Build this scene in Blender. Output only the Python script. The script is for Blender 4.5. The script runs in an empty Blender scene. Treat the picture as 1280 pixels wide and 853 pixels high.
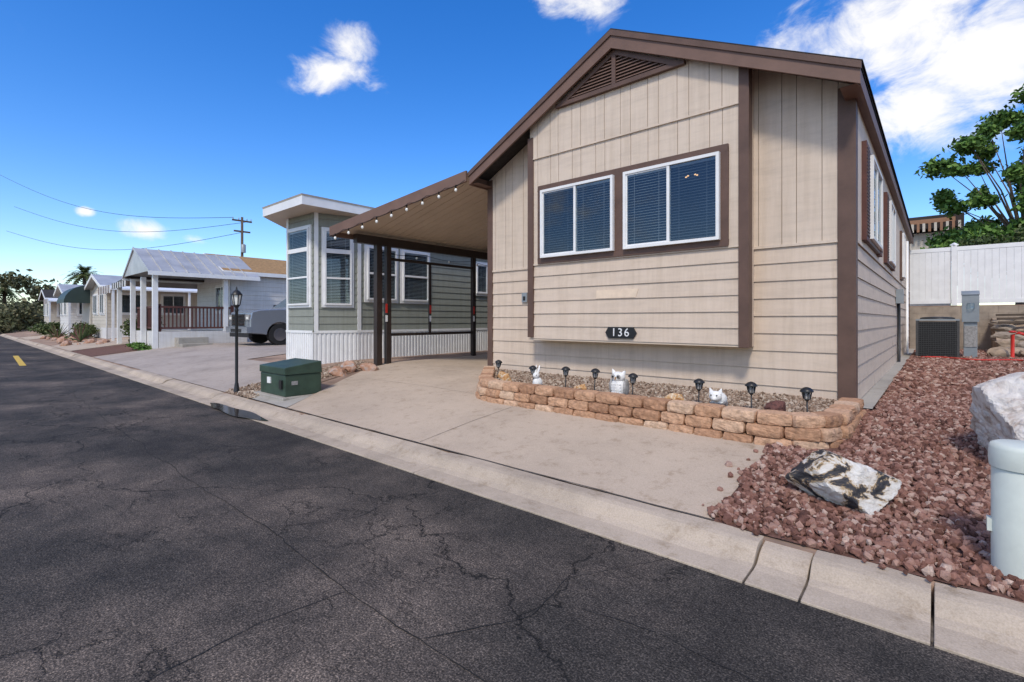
import bpy, bmesh, math, random
import numpy as np
from mathutils import Vector, Matrix, noise
random.seed(7); rng=np.random.default_rng(7)
S=bpy.context.scene
COL=S.collection

# ------------------------------------------------------------ materials
def newmat(name):
    m=bpy.data.materials.new(name); m.use_nodes=True
    nt=m.node_tree; b=nt.nodes["Principled BSDF"]
    return m,nt,b
def N(nt,t,**kw):
    n=nt.nodes.new(t)
    for k,v in kw.items():
        if k in n.inputs: n.inputs[k].default_value=v
        else: setattr(n,k,v)
    return n
def L(nt,a,b): nt.links.new(a,b)
def coords(nt,scale=(1,1,1)):
    tc=N(nt,"ShaderNodeTexCoord"); mp=N(nt,"ShaderNodeMapping"); mp.inputs["Scale"].default_value=scale
    L(nt,tc.outputs["Object"],mp.inputs["Vector"]); return mp.outputs["Vector"]
def noise_n(nt,vec,scale,detail=5,rough=.55):
    n=N(nt,"ShaderNodeTexNoise"); n.inputs["Scale"].default_value=scale; n.inputs["Detail"].default_value=detail; n.inputs["Roughness"].default_value=rough
    L(nt,vec,n.inputs["Vector"]); return n.outputs["Fac"]
def ramp(nt,fac,stops):
    r=N(nt,"ShaderNodeValToRGB"); e=r.color_ramp.elements
    e[0].position=stops[0][0]; e[0].color=(*stops[0][1],1)
    e[1].position=stops[-1][0]; e[1].color=(*stops[-1][1],1)
    for p,c in stops[1:-1]:
        x=e.new(p); x.color=(*c,1)
    L(nt,fac,r.inputs["Fac"]); return r.outputs["Color"]
def mixc(nt,fac,a,b,mode='MIX'):
    m=N(nt,"ShaderNodeMix"); m.data_type='RGBA'; m.blend_type=mode
    if isinstance(fac,(int,float)): m.inputs[0].default_value=fac
    else: L(nt,fac,m.inputs[0])
    for i,x in ((6,a),(7,b)):
        if isinstance(x,tuple): m.inputs[i].default_value=(*x,1)
        else: L(nt,x,m.inputs[i])
    return m.outputs[2]
def bump(nt,b,h,strength,dist=.01):
    bp=N(nt,"ShaderNodeBump"); bp.inputs["Strength"].default_value=strength; bp.inputs["Distance"].default_value=dist
    L(nt,h,bp.inputs["Height"]); L(nt,bp.outputs["Normal"],b.inputs["Normal"])
def mat(name,rgb,rough=.6,var=.12,scale=3,bs=0,bscale=60,metal=0,spec=.4,stretch=(1,1,1)):
    m,nt,b=newmat(name); v=coords(nt,stretch)
    n1=noise_n(nt,v,scale,4,.6)
    lo=tuple(c*(1-var) for c in rgb); hi=tuple(min(1,c*(1+var)) for c in rgb)
    c=ramp(nt,n1,[(.3,lo),(.7,hi)])
    L(nt,c,b.inputs["Base Color"]); b.inputs["Roughness"].default_value=rough; b.inputs["Metallic"].default_value=metal
    b.inputs["Specular IOR Level"].default_value=spec
    if bs: bump(nt,b,noise_n(nt,v,bscale,3),bs,.01)
    return m
def islandmat(name,stops,rough=.8,bs=.3,bscale=60,var=.25):
    m,nt,b=newmat(name); g=N(nt,"ShaderNodeNewGeometry"); v=coords(nt)
    c=ramp(nt,g.outputs["Random Per Island"],stops)
    n1=noise_n(nt,v,bscale*.5,3)
    c2=ramp(nt,n1,[(.3,(1-var,)*3),(.7,(1+var*.4,)*3)])
    L(nt,mixc(nt,1.0,c,c2,'MULTIPLY'),b.inputs["Base Color"]); b.inputs["Roughness"].default_value=rough
    b.inputs["Specular IOR Level"].default_value=.25
    if bs: bump(nt,b,noise_n(nt,v,bscale,3),bs,.01)
    return m

M={}
def siding(name,rgb):
    m,nt,b=newmat(name); v=coords(nt,(1,1,6))
    n=noise_n(nt,v,2.2,5,.65); c=ramp(nt,n,[(.25,tuple(x*.88 for x in rgb)),(.5,rgb),(.75,tuple(x*1.05 for x in rgb))])
    st=noise_n(nt,coords(nt,(9,9,.5)),1.4,4,.7)
    c=mixc(nt,1.0,c,ramp(nt,st,[(.3,(.88,.865,.84)),(.6,(1,1,1))]),'MULTIPLY')
    L(nt,c,b.inputs["Base Color"]); b.inputs["Roughness"].default_value=.62; b.inputs["Specular IOR Level"].default_value=.3
    bump(nt,b,noise_n(nt,coords(nt,(6,6,60)),4,4,.7),.22,.01); return m
M['tan']=siding("tan_siding",(.63,.515,.41))
M['tan2']=siding("tan_panel",(.65,.54,.435))
M['green']=siding("green_siding",(.27,.285,.245))
M['whiteside']=siding("white_siding",(.68,.67,.65))
M['cream']=siding("cream_siding",(.60,.55,.47))
M['brown']=mat("brown_trim",(.115,.066,.048),.55,.18,4,.15,90)
M['brown2']=mat("brown_fascia",(.165,.096,.070),.55,.15,3,.1,90)
M['dkbrown']=mat("dark_brown_metal",(.035,.023,.019),.45,.2,4)
M['groove']=mat("groove_shade",(.31,.24,.18),.9)
M['gdark']=mat("groove_dark",(.12,.10,.085),.9)
M['white']=mat("white_vinyl",(.78,.78,.77),.4,.06,4)
M['soffit']=mat("soffit_tan",(.64,.52,.40),.5,.06,2)
M['shingle']=mat("shingle_dark",(.035,.03,.028),.9,.4,12,.6,80)
M['shinglebr']=mat("shingle_brown",(.33,.20,.09),.9,.35,8,.6,60,stretch=(1,1,4))
M['metalroof']=mat("metal_roof",(.44,.44,.44),.4,.18,1.5,metal=.2)
M['black']=mat("black_paint",(.015,.015,.016),.4,.2,6)
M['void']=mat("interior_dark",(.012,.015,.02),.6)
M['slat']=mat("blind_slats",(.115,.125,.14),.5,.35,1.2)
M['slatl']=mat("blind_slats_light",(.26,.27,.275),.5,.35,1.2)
M['slatw']=mat("white_blinds",(.46,.48,.50),.5,.25,1.2)
M['utilgreen']=mat("utility_green",(.032,.060,.040),.5,.3,4,.05,80)
M['grayutil']=mat("gray_utility",(.26,.29,.31),.45,.12,4,metal=.2)
M['pvc']=mat("pale_plastic",(.58,.62,.56),.42,.08,6,.05,30)
M['redbrown']=mat("redwood_stain",(.10,.037,.028),.6,.2,5)
M['red']=mat("red_paint",(.50,.03,.02),.4,.1,5)
M['stonestep']=mat("tan_stone",(.31,.235,.17),.9,.35,5,.5,25)
M['statue']=mat("painted_statue",(.74,.73,.70),.55,.14,25,.5,60)
M['statuegr']=mat("statue_grey",(.30,.29,.28),.6,.3,25,.3,60)
M['fins']=mat("condenser_fins",(.06,.06,.06),.5,.3,25)
M['yellow']=mat("yellow_paint",(.60,.40,.05),.7,.3,20)
M['wood']=mat("pole_wood",(.10,.075,.055),.85,.2,4)
M['bark']=mat("bark",(.12,.09,.065),.9,.3,12,.6,30)
M['truck']=mat("truck_paint",(.32,.35,.39),.25,.03,2,metal=.5)
M['chrome']=mat("chrome",(.5,.5,.52),.2,.02,2,metal=1)
M['tire']=mat("tire",(.02,.02,.02),.8)
M['block']=mat("concrete_block",(.31,.255,.20),.9,.25,3,.3,40)
M['dkgreen']=mat("awning_green",(.03,.05,.045),.5)
M['puddle']=mat("wet_asphalt",(.04,.033,.027),.07,.3,4)
M['copper']=mat("orange_trim",(.30,.16,.09),.6)
M['patch']=mat("siding_patch",(.70,.56,.42),.6,.10,8)
M['crack']=mat("crack_fill",(.012,.012,.012),.9,.3,10)

def glassmat():
    m=bpy.data.materials.new("window_glass"); m.use_nodes=True; nt=m.node_tree; nt.nodes.clear()
    o=N(nt,"ShaderNodeOutputMaterial"); mx=N(nt,"ShaderNodeMixShader"); t=N(nt,"ShaderNodeBsdfTransparent"); g=N(nt,"ShaderNodeBsdfGlossy")
    t.inputs[0].default_value=(.86,.93,.95,1); g.inputs["Roughness"].default_value=.02; g.inputs[0].default_value=(.9,.95,1,1)
    lw=N(nt,"ShaderNodeLayerWeight"); lw.inputs[0].default_value=.30
    ma=N(nt,"ShaderNodeMath",operation='MULTIPLY_ADD'); ma.inputs[1].default_value=.45; ma.inputs[2].default_value=.05
    L(nt,lw.outputs["Fresnel"],ma.inputs[0]); L(nt,ma.outputs[0],mx.inputs[0]); L(nt,t.outputs[0],mx.inputs[1]); L(nt,g.outputs[0],mx.inputs[2]); L(nt,mx.outputs[0],o.inputs[0])
    return m
M['glass']=glassmat()
def emis(name,c,s):
    m,nt,b=newmat(name); b.inputs["Base Color"].default_value=(*c,1); b.inputs["Emission Color"].default_value=(*c,1); b.inputs["Emission Strength"].default_value=s; return m
M['bulb']=mat("frosted_bulb",(.85,.85,.8),.2,.02,2)
M['warm']=emis("warm_lamp",(1,.55,.22),.9)

# asphalt
def asphalt():
    m,nt,b=newmat("asphalt"); v=coords(nt)
    big=noise_n(nt,v,.42,6,.65); med=noise_n(nt,v,2.3,7,.72); fine=noise_n(nt,v,110,2,.7); fine2=noise_n(nt,v,34,3,.7)
    c=ramp(nt,big,[(.34,(.030,.0285,.028)),(.47,(.048,.0445,.042)),(.55,(.075,.066,.060)),(.66,(.125,.106,.093))])
    c=mixc(nt,.9,c,ramp(nt,med,[(.3,(.58,.58,.59)),(.7,(1.5,1.43,1.36))]),'MULTIPLY')
    c=mixc(nt,.95,c,ramp(nt,fine,[(.32,(.28,.28,.28)),(.52,(.95,.95,.95)),(.70,(3.0,2.85,2.65))]),'MULTIPLY')
    c=mixc(nt,.8,c,ramp(nt,fine2,[(.3,(.5,.5,.5)),(.7,(1.55,1.52,1.48))]),'MULTIPLY')
    nz=N(nt,"ShaderNodeTexNoise"); nz.inputs["Scale"].default_value=1.1; nz.inputs["Detail"].default_value=7; nz.inputs["Roughness"].default_value=.62; L(nt,v,nz.inputs["Vector"])
    add=N(nt,"ShaderNodeVectorMath",operation='MULTIPLY_ADD'); add.inputs[1].default_value=(.9,.9,.9)
    L(nt,nz.outputs["Color"],add.inputs[0]); L(nt,coords(nt,(.55,1.0,1)),add.inputs[2])
    def crack(sc,w):
        vo=N(nt,"ShaderNodeTexVoronoi"); vo.feature='DISTANCE_TO_EDGE'; vo.inputs["Scale"].default_value=sc; L(nt,add.outputs[0],vo.inputs["Vector"])
        return ramp(nt,vo.outputs["Distance"],[(0,(1,1,1)),(w,(0,0,0))])
    g1=ramp(nt,noise_n(nt,v,.5,4,.6),[(.38,(.2,.2,.2)),(.5,(1,1,1))])
    k1=mixc(nt,1.0,crack(.5,.005),g1,'MULTIPLY')
    gate=ramp(nt,noise_n(nt,v,.9,3),[(.48,(0,0,0)),(.58,(.8,.8,.8))])
    k2=mixc(nt,1.0,crack(2.6,.017),gate,'MULTIPLY')
    k=mixc(nt,1.0,k1,k2,'ADD')
    c=mixc(nt,k,c,(.010,.010,.010))
    L(nt,c,b.inputs["Base Color"]); b.inputs["Roughness"].default_value=.88; b.inputs["Specular IOR Level"].default_value=.2
    inv=N(nt,"ShaderNodeMath",operation='MULTIPLY_ADD'); inv.inputs[1].default_value=-1.5; L(nt,k,inv.inputs[0]); L(nt,fine,inv.inputs[2])
    bump(nt,b,inv.outputs[0],.6,.01); return m
M['asphalt']=asphalt()
def concrete(name,rgb,stain=.25):
    m,nt,b=newmat(name); v=coords(nt)
    c=ramp(nt,noise_n(nt,v,.9,6,.65),[(.3,tuple(x*(1-stain) for x in rgb)),(.55,rgb),(.8,tuple(x*1.08 for x in rgb))])
    c=mixc(nt,.8,c,ramp(nt,noise_n(nt,v,110,2,.7),[(.3,(.76,.75,.73)),(.6,(1,1,1)),(.8,(1.1,1.1,1.1))]),'MULTIPLY')
    c=mixc(nt,.9,c,ramp(nt,noise_n(nt,v,6,6,.78),[(.30,(.70,.66,.60)),(.46,(1,1,1)),(.8,(1.05,1.05,1.05))]),'MULTIPLY')
    L(nt,c,b.inputs["Base Color"]); b.inputs["Roughness"].default_value=.88; b.inputs["Specular IOR Level"].default_value=.2
    bump(nt,b,noise_n(nt,v,90,3,.7),.25,.01); return m
M['drive']=concrete("driveway_concrete",(.50,.405,.315),.16)
M['curb']=concrete("curb_concrete",(.49,.405,.32),.34)
M['conc2']=concrete("grey_concrete",(.42,.36,.315),.22)
M['conc3']=concrete("light_concrete",(.40,.375,.335),.22)
M['dirt']=mat("dirt",(.30,.205,.15),.95,.4,1.5,.6,25)
M['joint']=mat("joint_dark",(.11,.09,.07),.95,.4,30)
M['redbed']=mat("red_gravel_bed",(.14,.07,.052),.95,.5,30,1,60)
M['tanbed']=mat("tan_gravel_bed",(.25,.17,.12),.95,.5,40,1,70)
M['gravel']=islandmat("red_lava_rock",[(0,(.095,.045,.034)),(.3,(.20,.095,.070)),(.6,(.295,.155,.118)),(.85,(.38,.235,.185)),(1,(.50,.375,.31))],.9,.5,120)
M['pebble']=islandmat("tan_pebble",[(0,(.14,.095,.065)),(.5,(.32,.225,.16)),(1,(.52,.44,.35))],.9,.4,120)
M['stone']=islandmat("wall_block",[(0,(.38,.21,.125)),(.4,(.50,.29,.175)),(.75,(.58,.36,.23)),(1,(.60,.42,.29))],.9,.7,55,.35)
M['leaf']=islandmat("leaves",[(0,(.035,.08,.015)),(.5,(.08,.17,.028)),(1,(.17,.28,.06))],.6,0,5,.1)
M['leafdk']=islandmat("shrub_leaves",[(0,(.035,.06,.018)),(.5,(.07,.10,.03)),(1,(.14,.16,.06))],.6,0,5,.1)
M['leafdist']=islandmat("far_leaves",[(0,(.05,.06,.028)),(.5,(.10,.11,.05)),(1,(.19,.17,.09))],.7,0,5,.1)

def rockmat(name,stops,scale=3,bs=.6,dist=1.2,stretch=(1,1,1)):
    m,nt,b=newmat(name); v=coords(nt,stretch); nz=N(nt,"ShaderNodeTexNoise"); nz.inputs["Scale"].default_value=scale; nz.inputs["Detail"].default_value=9; nz.inputs["Roughness"].default_value=.68; nz.inputs["Distortion"].default_value=dist
    L(nt,v,nz.inputs["Vector"]); c=ramp(nt,nz.outputs["Fac"],stops); L(nt,c,b.inputs["Base Color"]); b.inputs["Roughness"].default_value=.75
    bump(nt,b,noise_n(nt,v,24,6,.75),bs,.02); return m
M['rockbw']=rockmat("black_white_rock",[(.40,(.025,.025,.03)),(.465,(.07,.065,.065)),(.485,(.45,.30,.14)),(.51,(.66,.60,.52)),(.60,(.78,.75,.70))],3.0,1.0,1.8,(1,1,1.4))
M['rockgr']=rockmat("grey_white_rock",[(.36,(.13,.095,.08)),(.43,(.33,.24,.19)),(.48,(.52,.44,.38)),(.53,(.68,.62,.56)),(.62,(.76,.72,.67))],2.6,1.0,1.5)
M['rockor']=rockmat("orange_rock",[(.35,(.32,.13,.05)),(.5,(.52,.28,.10)),(.62,(.70,.60,.46))],14)
M['rocklava']=rockmat("lava_ball",[(.35,(.05,.02,.018)),(.6,(.16,.06,.045))],30)
M['slate']=rockmat("slate",[(.35,(.25,.12,.07)),(.5,(.44,.25,.16)),(.65,(.38,.35,.33))],5)

# ------------------------------------------------------------ mesh builder
class MB:
    def __init__(s): s.v=[]; s.f=[]; s.mi=[]; s.mats=[]; s.sm=[]
    def m(s,mt):
        mt=M[mt] if isinstance(mt,str) else mt
        if mt not in s.mats: s.mats.append(mt)
        return s.mats.index(mt)
    def poly(s,vs,mt,smooth=False):
        k=len(s.v); s.v+= [tuple(p) for p in vs]; s.f.append(list(range(k,k+len(vs)))); s.mi.append(s.m(mt)); s.sm.append(smooth)
    def raw(s,vs,fs,mt,smooth=False):
        k=len(s.v); s.v+=[tuple(p) for p in vs]; i=s.m(mt)
        for f in fs: s.f.append([k+a for a in f]); s.mi.append(i); s.sm.append(smooth)
    def box(s,x0,x1,y0,y1,z0,z1,mt):
        s.raw([(x0,y0,z0),(x1,y0,z0),(x1,y1,z0),(x0,y1,z0),(x0,y0,z1),(x1,y0,z1),(x1,y1,z1),(x0,y1,z1)],
          [(0,3,2,1),(4,5,6,7),(0,1,5,4),(1,2,6,5),(2,3,7,6),(3,0,4,7)],mt)
    def hexa(s,p,mt):
        s.raw(p,[(0,3,2,1),(4,5,6,7),(0,1,5,4),(1,2,6,5),(2,3,7,6),(3,0,4,7)],mt)
    def prism_y(s,xz,y0,y1,mt):
        n=len(xz); vs=[(x,y0,z) for x,z in xz]+[(x,y1,z) for x,z in xz]
        fs=[tuple(range(n)),tuple(range(2*n-1,n-1,-1))]+[(i,n+i,n+(i+1)%n,(i+1)%n) for i in range(n)]
        s.raw(vs,fs,mt)
    def prism_x(s,yz,x0,x1,mt):
        n=len(yz); vs=[(x0,y,z) for y,z in yz]+[(x1,y,z) for y,z in yz]
        fs=[tuple(range(n)),tuple(range(2*n-1,n-1,-1))]+[(i,n+i,n+(i+1)%n,(i+1)%n) for i in range(n)]
        s.raw(vs,fs,mt)
    def lathe(s,c,prof,mt,seg=20,smooth=True):
        vs=[];fs=[]
        for r,z in prof:
            for i in range(seg):
                a=2*math.pi*i/seg; vs.append((c[0]+r*math.cos(a),c[1]+r*math.sin(a),c[2]+z))
        for j in range(len(prof)-1):
            for i in range(seg):
                fs.append((j*seg+i,j*seg+(i+1)%seg,(j+1)*seg+(i+1)%seg,(j+1)*seg+i))
        fs.append(tuple(range((len(prof)-1)*seg,len(prof)*seg)))
        s.raw(vs,fs,mt,smooth)
    def ell(s,c,r,mt,rot=None,seg=18,rings=12):
        vs=[];fs=[]
        R=rot or Matrix.Identity(3)
        for j in range(rings+1):
            t=math.pi*j/rings
            for i in range(seg):
                a=2*math.pi*i/seg
                p=R@Vector((r[0]*math.sin(t)*math.cos(a),r[1]*math.sin(t)*math.sin(a),r[2]*math.cos(t)))
                vs.append((c[0]+p.x,c[1]+p.y,c[2]+p.z))
        for j in range(rings):
            for i in range(seg): fs.append((j*seg+i,(j+1)*seg+i,(j+1)*seg+(i+1)%seg,j*seg+(i+1)%seg))
        s.raw(vs,fs,mt,True)
    def tube(s,pts,rad,mt,seg=8):
        vs=[];fs=[];n=len(pts)
        if not hasattr(rad,'__len__'): rad=[rad]*n
        P=[Vector(p) for p in pts]
        for k in range(n):
            d=(P[min(k+1,n-1)]-P[max(k-1,0)]).normalized()
            u=d.cross(Vector((0,0,1)) if abs(d.z)<.9 else Vector((1,0,0))).normalized(); w=d.cross(u)
            for i in range(seg):
                a=2*math.pi*i/seg; q=P[k]+(u*math.cos(a)+w*math.sin(a))*rad[k]; vs.append(tuple(q))
        for k in range(n-1):
            for i in range(seg): fs.append((k*seg+i,k*seg+(i+1)%seg,(k+1)*seg+(i+1)%seg,(k+1)*seg+i))
        fs.append(tuple(range(seg))); fs.append(tuple(range((n-1)*seg,n*seg)))
        s.raw(vs,fs,mt,True)
    def wheel(s,c,r,w,mt,seg=24):
        vs=[(c[0]+dx,c[1]+r*math.cos(2*math.pi*i/seg),c[2]+r*math.sin(2*math.pi*i/seg)) for dx in(-w/2,w/2) for i in range(seg)]
        fs=[tuple(range(seg)),tuple(range(2*seg-1,seg-1,-1))]+[(i,(i+1)%seg,seg+(i+1)%seg,seg+i) for i in range(seg)]
        s.raw(vs,fs,mt)
    def build(s,name,parent=None,mw=None,bevel=0):
        me=bpy.data.meshes.new(name); me.from_pydata(s.v,[],s.f)
        for m in s.mats: me.materials.append(m)
        me.polygons.foreach_set("material_index",s.mi); me.polygons.foreach_set("use_smooth",s.sm); me.update()
        if mw is not None: me.transform(mw)
        o=bpy.data.objects.new(name,me); COL.objects.link(o)
        if parent: o.parent=parent
        if bevel:
            bm=bmesh.new(); bm.from_mesh(me); bmesh.ops.remove_doubles(bm,verts=bm.verts,dist=1e-5); bm.to_mesh(me); bm.free()
            b=o.modifiers.new("bevel",'BEVEL'); b.width=bevel; b.segments=2; b.limit_method='ANGLE'; b.angle_limit=math.radians(40)
        return o
def empty(name,loc=(0,0,0)):
    e=bpy.data.objects.new(name,None); e.location=(0,0,0); COL.objects.link(e); e.empty_display_size=.2; return e
def np_mesh(name,V,F,mt,parent=None,smooth=False):
    me=bpy.data.meshes.new(name); k=F.shape[1]
    me.vertices.add(len(V)); me.vertices.foreach_set("co",V.astype(np.float32).ravel())
    me.loops.add(F.size); me.loops.foreach_set("vertex_index",F.astype(np.int32).ravel())
    me.polygons.add(len(F)); me.polygons.foreach_set("loop_start",np.arange(0,F.size,k,dtype=np.int32))
    me.update(calc_edges=True); me.materials.append(M[mt])
    me.polygons.foreach_set("use_smooth",[smooth]*len(F))
    o=bpy.data.objects.new(name,me); COL.objects.link(o)
    if parent:o.parent=parent
    return o
def wallM(a,b,z=0):
    d=Vector((b[0]-a[0],b[1]-a[1],0)).normalized(); y=Vector((-d.y,d.x,0))
    return Matrix(((d.x,y.x,0,a[0]),(d.y,y.y,0,a[1]),(0,0,1,z),(0,0,0,1)))
def wl(a,b): return math.hypot(b[0]-a[0],b[1]-a[1])
def lap(mb,L_,z0,z1,exp,mt,x0=0,seams=True):
    n=max(1,round((z1-z0)/exp)); e=(z1-z0)/n
    for i in range(n):
        a=z0+i*e; b_=a+e
        xs=[x0]
        if seams and L_-x0>4:
            s_=x0+random.uniform(1.2,3.4)
            while s_<L_-.6: xs.append(s_); s_+=3.66
        xs.append(L_)
        for p,q in zip(xs,xs[1:]):
            if p!=x0: p+=.002
            dj=random.uniform(-.0015,.0015)
            mb.poly([(p,-.020+dj,a+.002),(q,-.020+dj,a+.002),(q,-.006,b_),(p,-.006,b_)],mt)
        mb.poly([(x0,-.006,a),(L_,-.006,a),(L_,-.020,a+.002),(x0,-.020,a+.002)],'groove')
        mb.poly([(L_,0,a),(L_,0,b_),(L_,-.006,b_),(L_,-.020,a+.002)],mt)
        mb.poly([(x0,0,a),(x0,0,b_),(x0,-.006,b_),(x0,-.020,a+.002)],mt)
def vboards(mb,x0,x1,z0,ztop,mt,w=.2,off=0,th=.02):
    x=x0; k_=0
    while x<x1-.001:
        ww=w*(1.25 if k_%2 else .75); k_+=1
        xe=min(x+ww,x1); a=x+.004; b_=xe-.004
        if b_>a:
            xs=[a]+([c for c in [off] if a<c<b_])+[b_]
            pts=[(q,z0) for q in (a,b_)]+[(q,ztop(q)) for q in reversed(xs)]
            mb.prism_y(pts,-th,-.002,mt)
            mb.poly([(xe-.004,-th+.008,z0),(xe+.004,-th+.008,z0),(xe+.004,-th+.008,ztop(xe)-.02),(xe-.004,-th+.008,ztop(xe)-.02)],'groove')
        x=xe
def window(name,parent,a,b,z,x,w,h,trim=None,tw=.09,style='slider',blinds='slat',frame='white',left=None):
    mb=MB()
    if trim:
        mb.box(x-tw,x+w+tw,-.045,0,h+z,h+z+tw,trim); mb.box(x-tw,x+w+tw,-.045,0,z-tw,z,trim)
        mb.box(x-tw,x,-.045,0,z,z+h,trim); mb.box(x+w,x+w+tw,-.045,0,z,z+h,trim)
    f=.038
    for (p,q,r,s_) in ((x,x+w,z,z+f),(x,x+w,z+h-f,z+h),(x,x+f,z+f,z+h-f),(x+w-f,x+w,z+f,z+h-f)):
        mb.box(p,q,-.085,-.002,r,s_,frame)
    if style=='slider':
        mb.box(x+w/2-.018,x+w/2+.018,-.078,-.002,z+f,z+h-f,frame)
        mb.box(x+f,x+w/2-.018,-.070,-.045,z+f,z+f+.02,frame); mb.box(x+f,x+w/2-.018,-.070,-.045,z+h-f-.02,z+h-f,frame); mb.box(x+f,x+f+.02,-.070,-.045,z+f+.02,z+h-f-.02,frame)
    elif style=='hung':
        mb.box(x+f,x+w-f,-.078,-.002,z+h*.5-.025,z+h*.5+.025,frame)
    elif style=='transom':
        mb.box(x+f,x+w-f,-.078,-.002,z+h*.72-.05,z+h*.72+.05,frame); mb.box(x+f,x+w-f,-.078,-.002,z+h*.36-.02,z+h*.36+.02,frame)
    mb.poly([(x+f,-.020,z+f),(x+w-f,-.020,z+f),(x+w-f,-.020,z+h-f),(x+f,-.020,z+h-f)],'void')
    parts=[(x+f,x+w-f,blinds)] if not left else [(x+f,x+w/2-.018,left),(x+w/2+.018,x+w-f,blinds)]
    for (xa_,xb_,bm_) in parts:
        zz=z+f+.02
        while zz<z+h-f-.01:
            j=random.uniform(-.002,.002)
            mb.poly([(xa_,-.026,zz+.010+j),(xb_,-.026,zz+.010-j),(xb_,-.050,zz-.003-j),(xa_,-.050,zz-.003+j)],bm_); zz+=.036
        for q in (.2,.8): mb.box(xa_+(xb_-xa_)*q,xa_+(xb_-xa_)*q+.005,-.053,-.0515,z+f,z+h-f,bm_)
        mb.box(xa_,xb_,-.055,-.022,z+h-f-.04,z+h-f,bm_)
    mb.poly([(x+f,-.062,z+f),(x+w-f,-.062,z+f),(x+w-f,-.062,z+h-f),(x+f,-.062,z+h-f)],'glass')
    return mb.build(name,parent,wallM(a,b))
def foliage(name,clumps,n,size,mt,parent=None):
    C=np.array(clumps); w=C[:,3]*C[:,4]*C[:,5]; w=w**.8; idx=rng.choice(len(C),n,p=w/w.sum())
    d=rng.normal(size=(n,3)); d/=np.linalg.norm(d,axis=1)[:,None]; r=rng.random(n)**.45
    ctr=C[idx,:3]+d*C[idx,3:6]*r[:,None]*(1+.22*rng.normal(size=(n,1)))
    u=rng.normal(size=(n,3)); u/=np.linalg.norm(u,axis=1)[:,None]; t=rng.normal(size=(n,3)); v=np.cross(u,t); v/=np.linalg.norm(v,axis=1)[:,None]
    s=size*(.6+.8*rng.random(n))[:,None]
    V=np.stack([ctr-u*s,ctr-v*s*.5,ctr+u*s,ctr+v*s*.5],1).reshape(-1,3); F=np.arange(n*4).reshape(n,4)
    return np_mesh(name,V,F,mt,parent)

# ------------------------------------------------------------ terrain
YB=[(-1500,-.03),(3.15,-.03),(3.17,.10),(4.75,.29),(6.4,.44),(19.85,.48)]
def gz(y):
    for (a,za),(b_,zb) in zip(YB,YB[1:]):
        if a<=y<=b_: return za+(zb-za)*(y-a)/(b_-a)
    return .48
yl=[-1500,-300,-60,-20,-8,3.15,3.17,4.75,6.4,19.85,20.05,34,60,300,1500]
xl=[-1500,-400,-150,-60,-20,-9,-8,0,4,12,25,30,150,1500]
def tz(x,y):
    if y<=19.86: return gz(y)
    k=1 if (x>=-8 and x<=25) else 0
    if y<=34: return .48+k*1.36
    return .48
V=np.array([(x,y,tz(x,y)-.006) for y in yl for x in xl]); nx=len(xl)
F=np.array([(j*nx+i,j*nx+i+1,(j+1)*nx+i+1,(j+1)*nx+i) for j in range(len(yl)-1) for i in range(nx-1)])
np_mesh("ground",V,F,'dirt')
def sheet(name,rows,off,mt,parent=None):
    ys=sorted(set([r[0] for r in rows]+[b_[0] for b_ in YB if rows[0][0]<b_[0]<rows[-1][0]]))
    mb=MB(); R=[]
    for y in ys:
        for r0,r1 in zip(rows,rows[1:]):
            if r0[0]<=y<=r1[0]:
                t=(y-r0[0])/(r1[0]-r0[0]); R.append((y,r0[1]+(r1[1]-r0[1])*t,r0[2]+(r1[2]-r0[2])*t)); break
    for a,b_ in zip(R,R[1:]):
        mb.poly([(a[1],a[0],gz(a[0])+off),(a[2],a[0],gz(a[0])+off),(b_[2],b_[0],gz(b_[0])+off),(b_[1],b_[0],gz(b_[0])+off)],mt)
    return mb.build(name,parent)
mb=MB(); mb.poly([(-160,-7,0),(60,-7,0),(60,2.80,0),(-160,2.80,0)],'asphalt'); mb.build("road")
# long open cracks in the asphalt
mb=MB()
def crackline(pts,w0,seed,j=.035):
    P=[Vector((p[0],p[1],0)) for p in pts]; out=[]
    for a,b_ in zip(P,P[1:]):
        n=max(2,int((b_-a).length/.05))
        for i in range(n):
            q=a.lerp(b_,i/n); out.append(q)
    out.append(P[-1]); prev=None
    for i,q in enumerate(out):
        s=i*.05
        q=q+Vector((noise.noise(Vector((s*1.6,seed,0)))*j+noise.noise(Vector((s*9,seed,7)))*.010,noise.noise(Vector((s*1.6,seed,3)))*j*1.6+noise.noise(Vector((s*9,seed,9)))*.014,0))
        w=w0*(.55+.9*abs(noise.noise(Vector((s*2.5,seed,5)))))*(1-.7*i/len(out)*.6)
        if prev:
            d=(q-prev[0]); 
            if d.length>1e-5:
                d.normalize(); nn=Vector((-d.y,d.x,0))
                mb.poly([prev[0]-nn*prev[1]+Vector((0,0,.004)),q-nn*w+Vector((0,0,.004)),q+nn*w+Vector((0,0,.004)),prev[0]+nn*prev[1]+Vector((0,0,.004))],'crack')
        prev=(q,w)
crackline([(-14,1.55),(-9,1.42),(-4.95,1.36),(-3.4,1.40),(-2.3,1.33),(-1.7,1.36),(-.6,1.3),(1.5,1.4)],.0048,1)
crackline([(-2.3,1.33),(-2.35,.9),(-2.31,.49),(-2.6,-.3)],.0036,2)
crackline([(-3.4,1.40),(-3.1,1.9),(-3.3,2.75)],.0026,3)
crackline([(-1.7,1.36),(-1.45,1.8),(-1.5,2.2),(-1.2,2.75)],.0028,4)
crackline([(-6.5,1.38),(-6.2,.6),(-6.6,-.5)],.004,5)
crackline([(-9,1.42),(-9.6,2.1),(-9.5,2.75)],.004,6)
crackline([(-1.3,2.0),(-.6,2.05),(.2,1.95)],.002,8)
mb.build("road_cracks")
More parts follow.
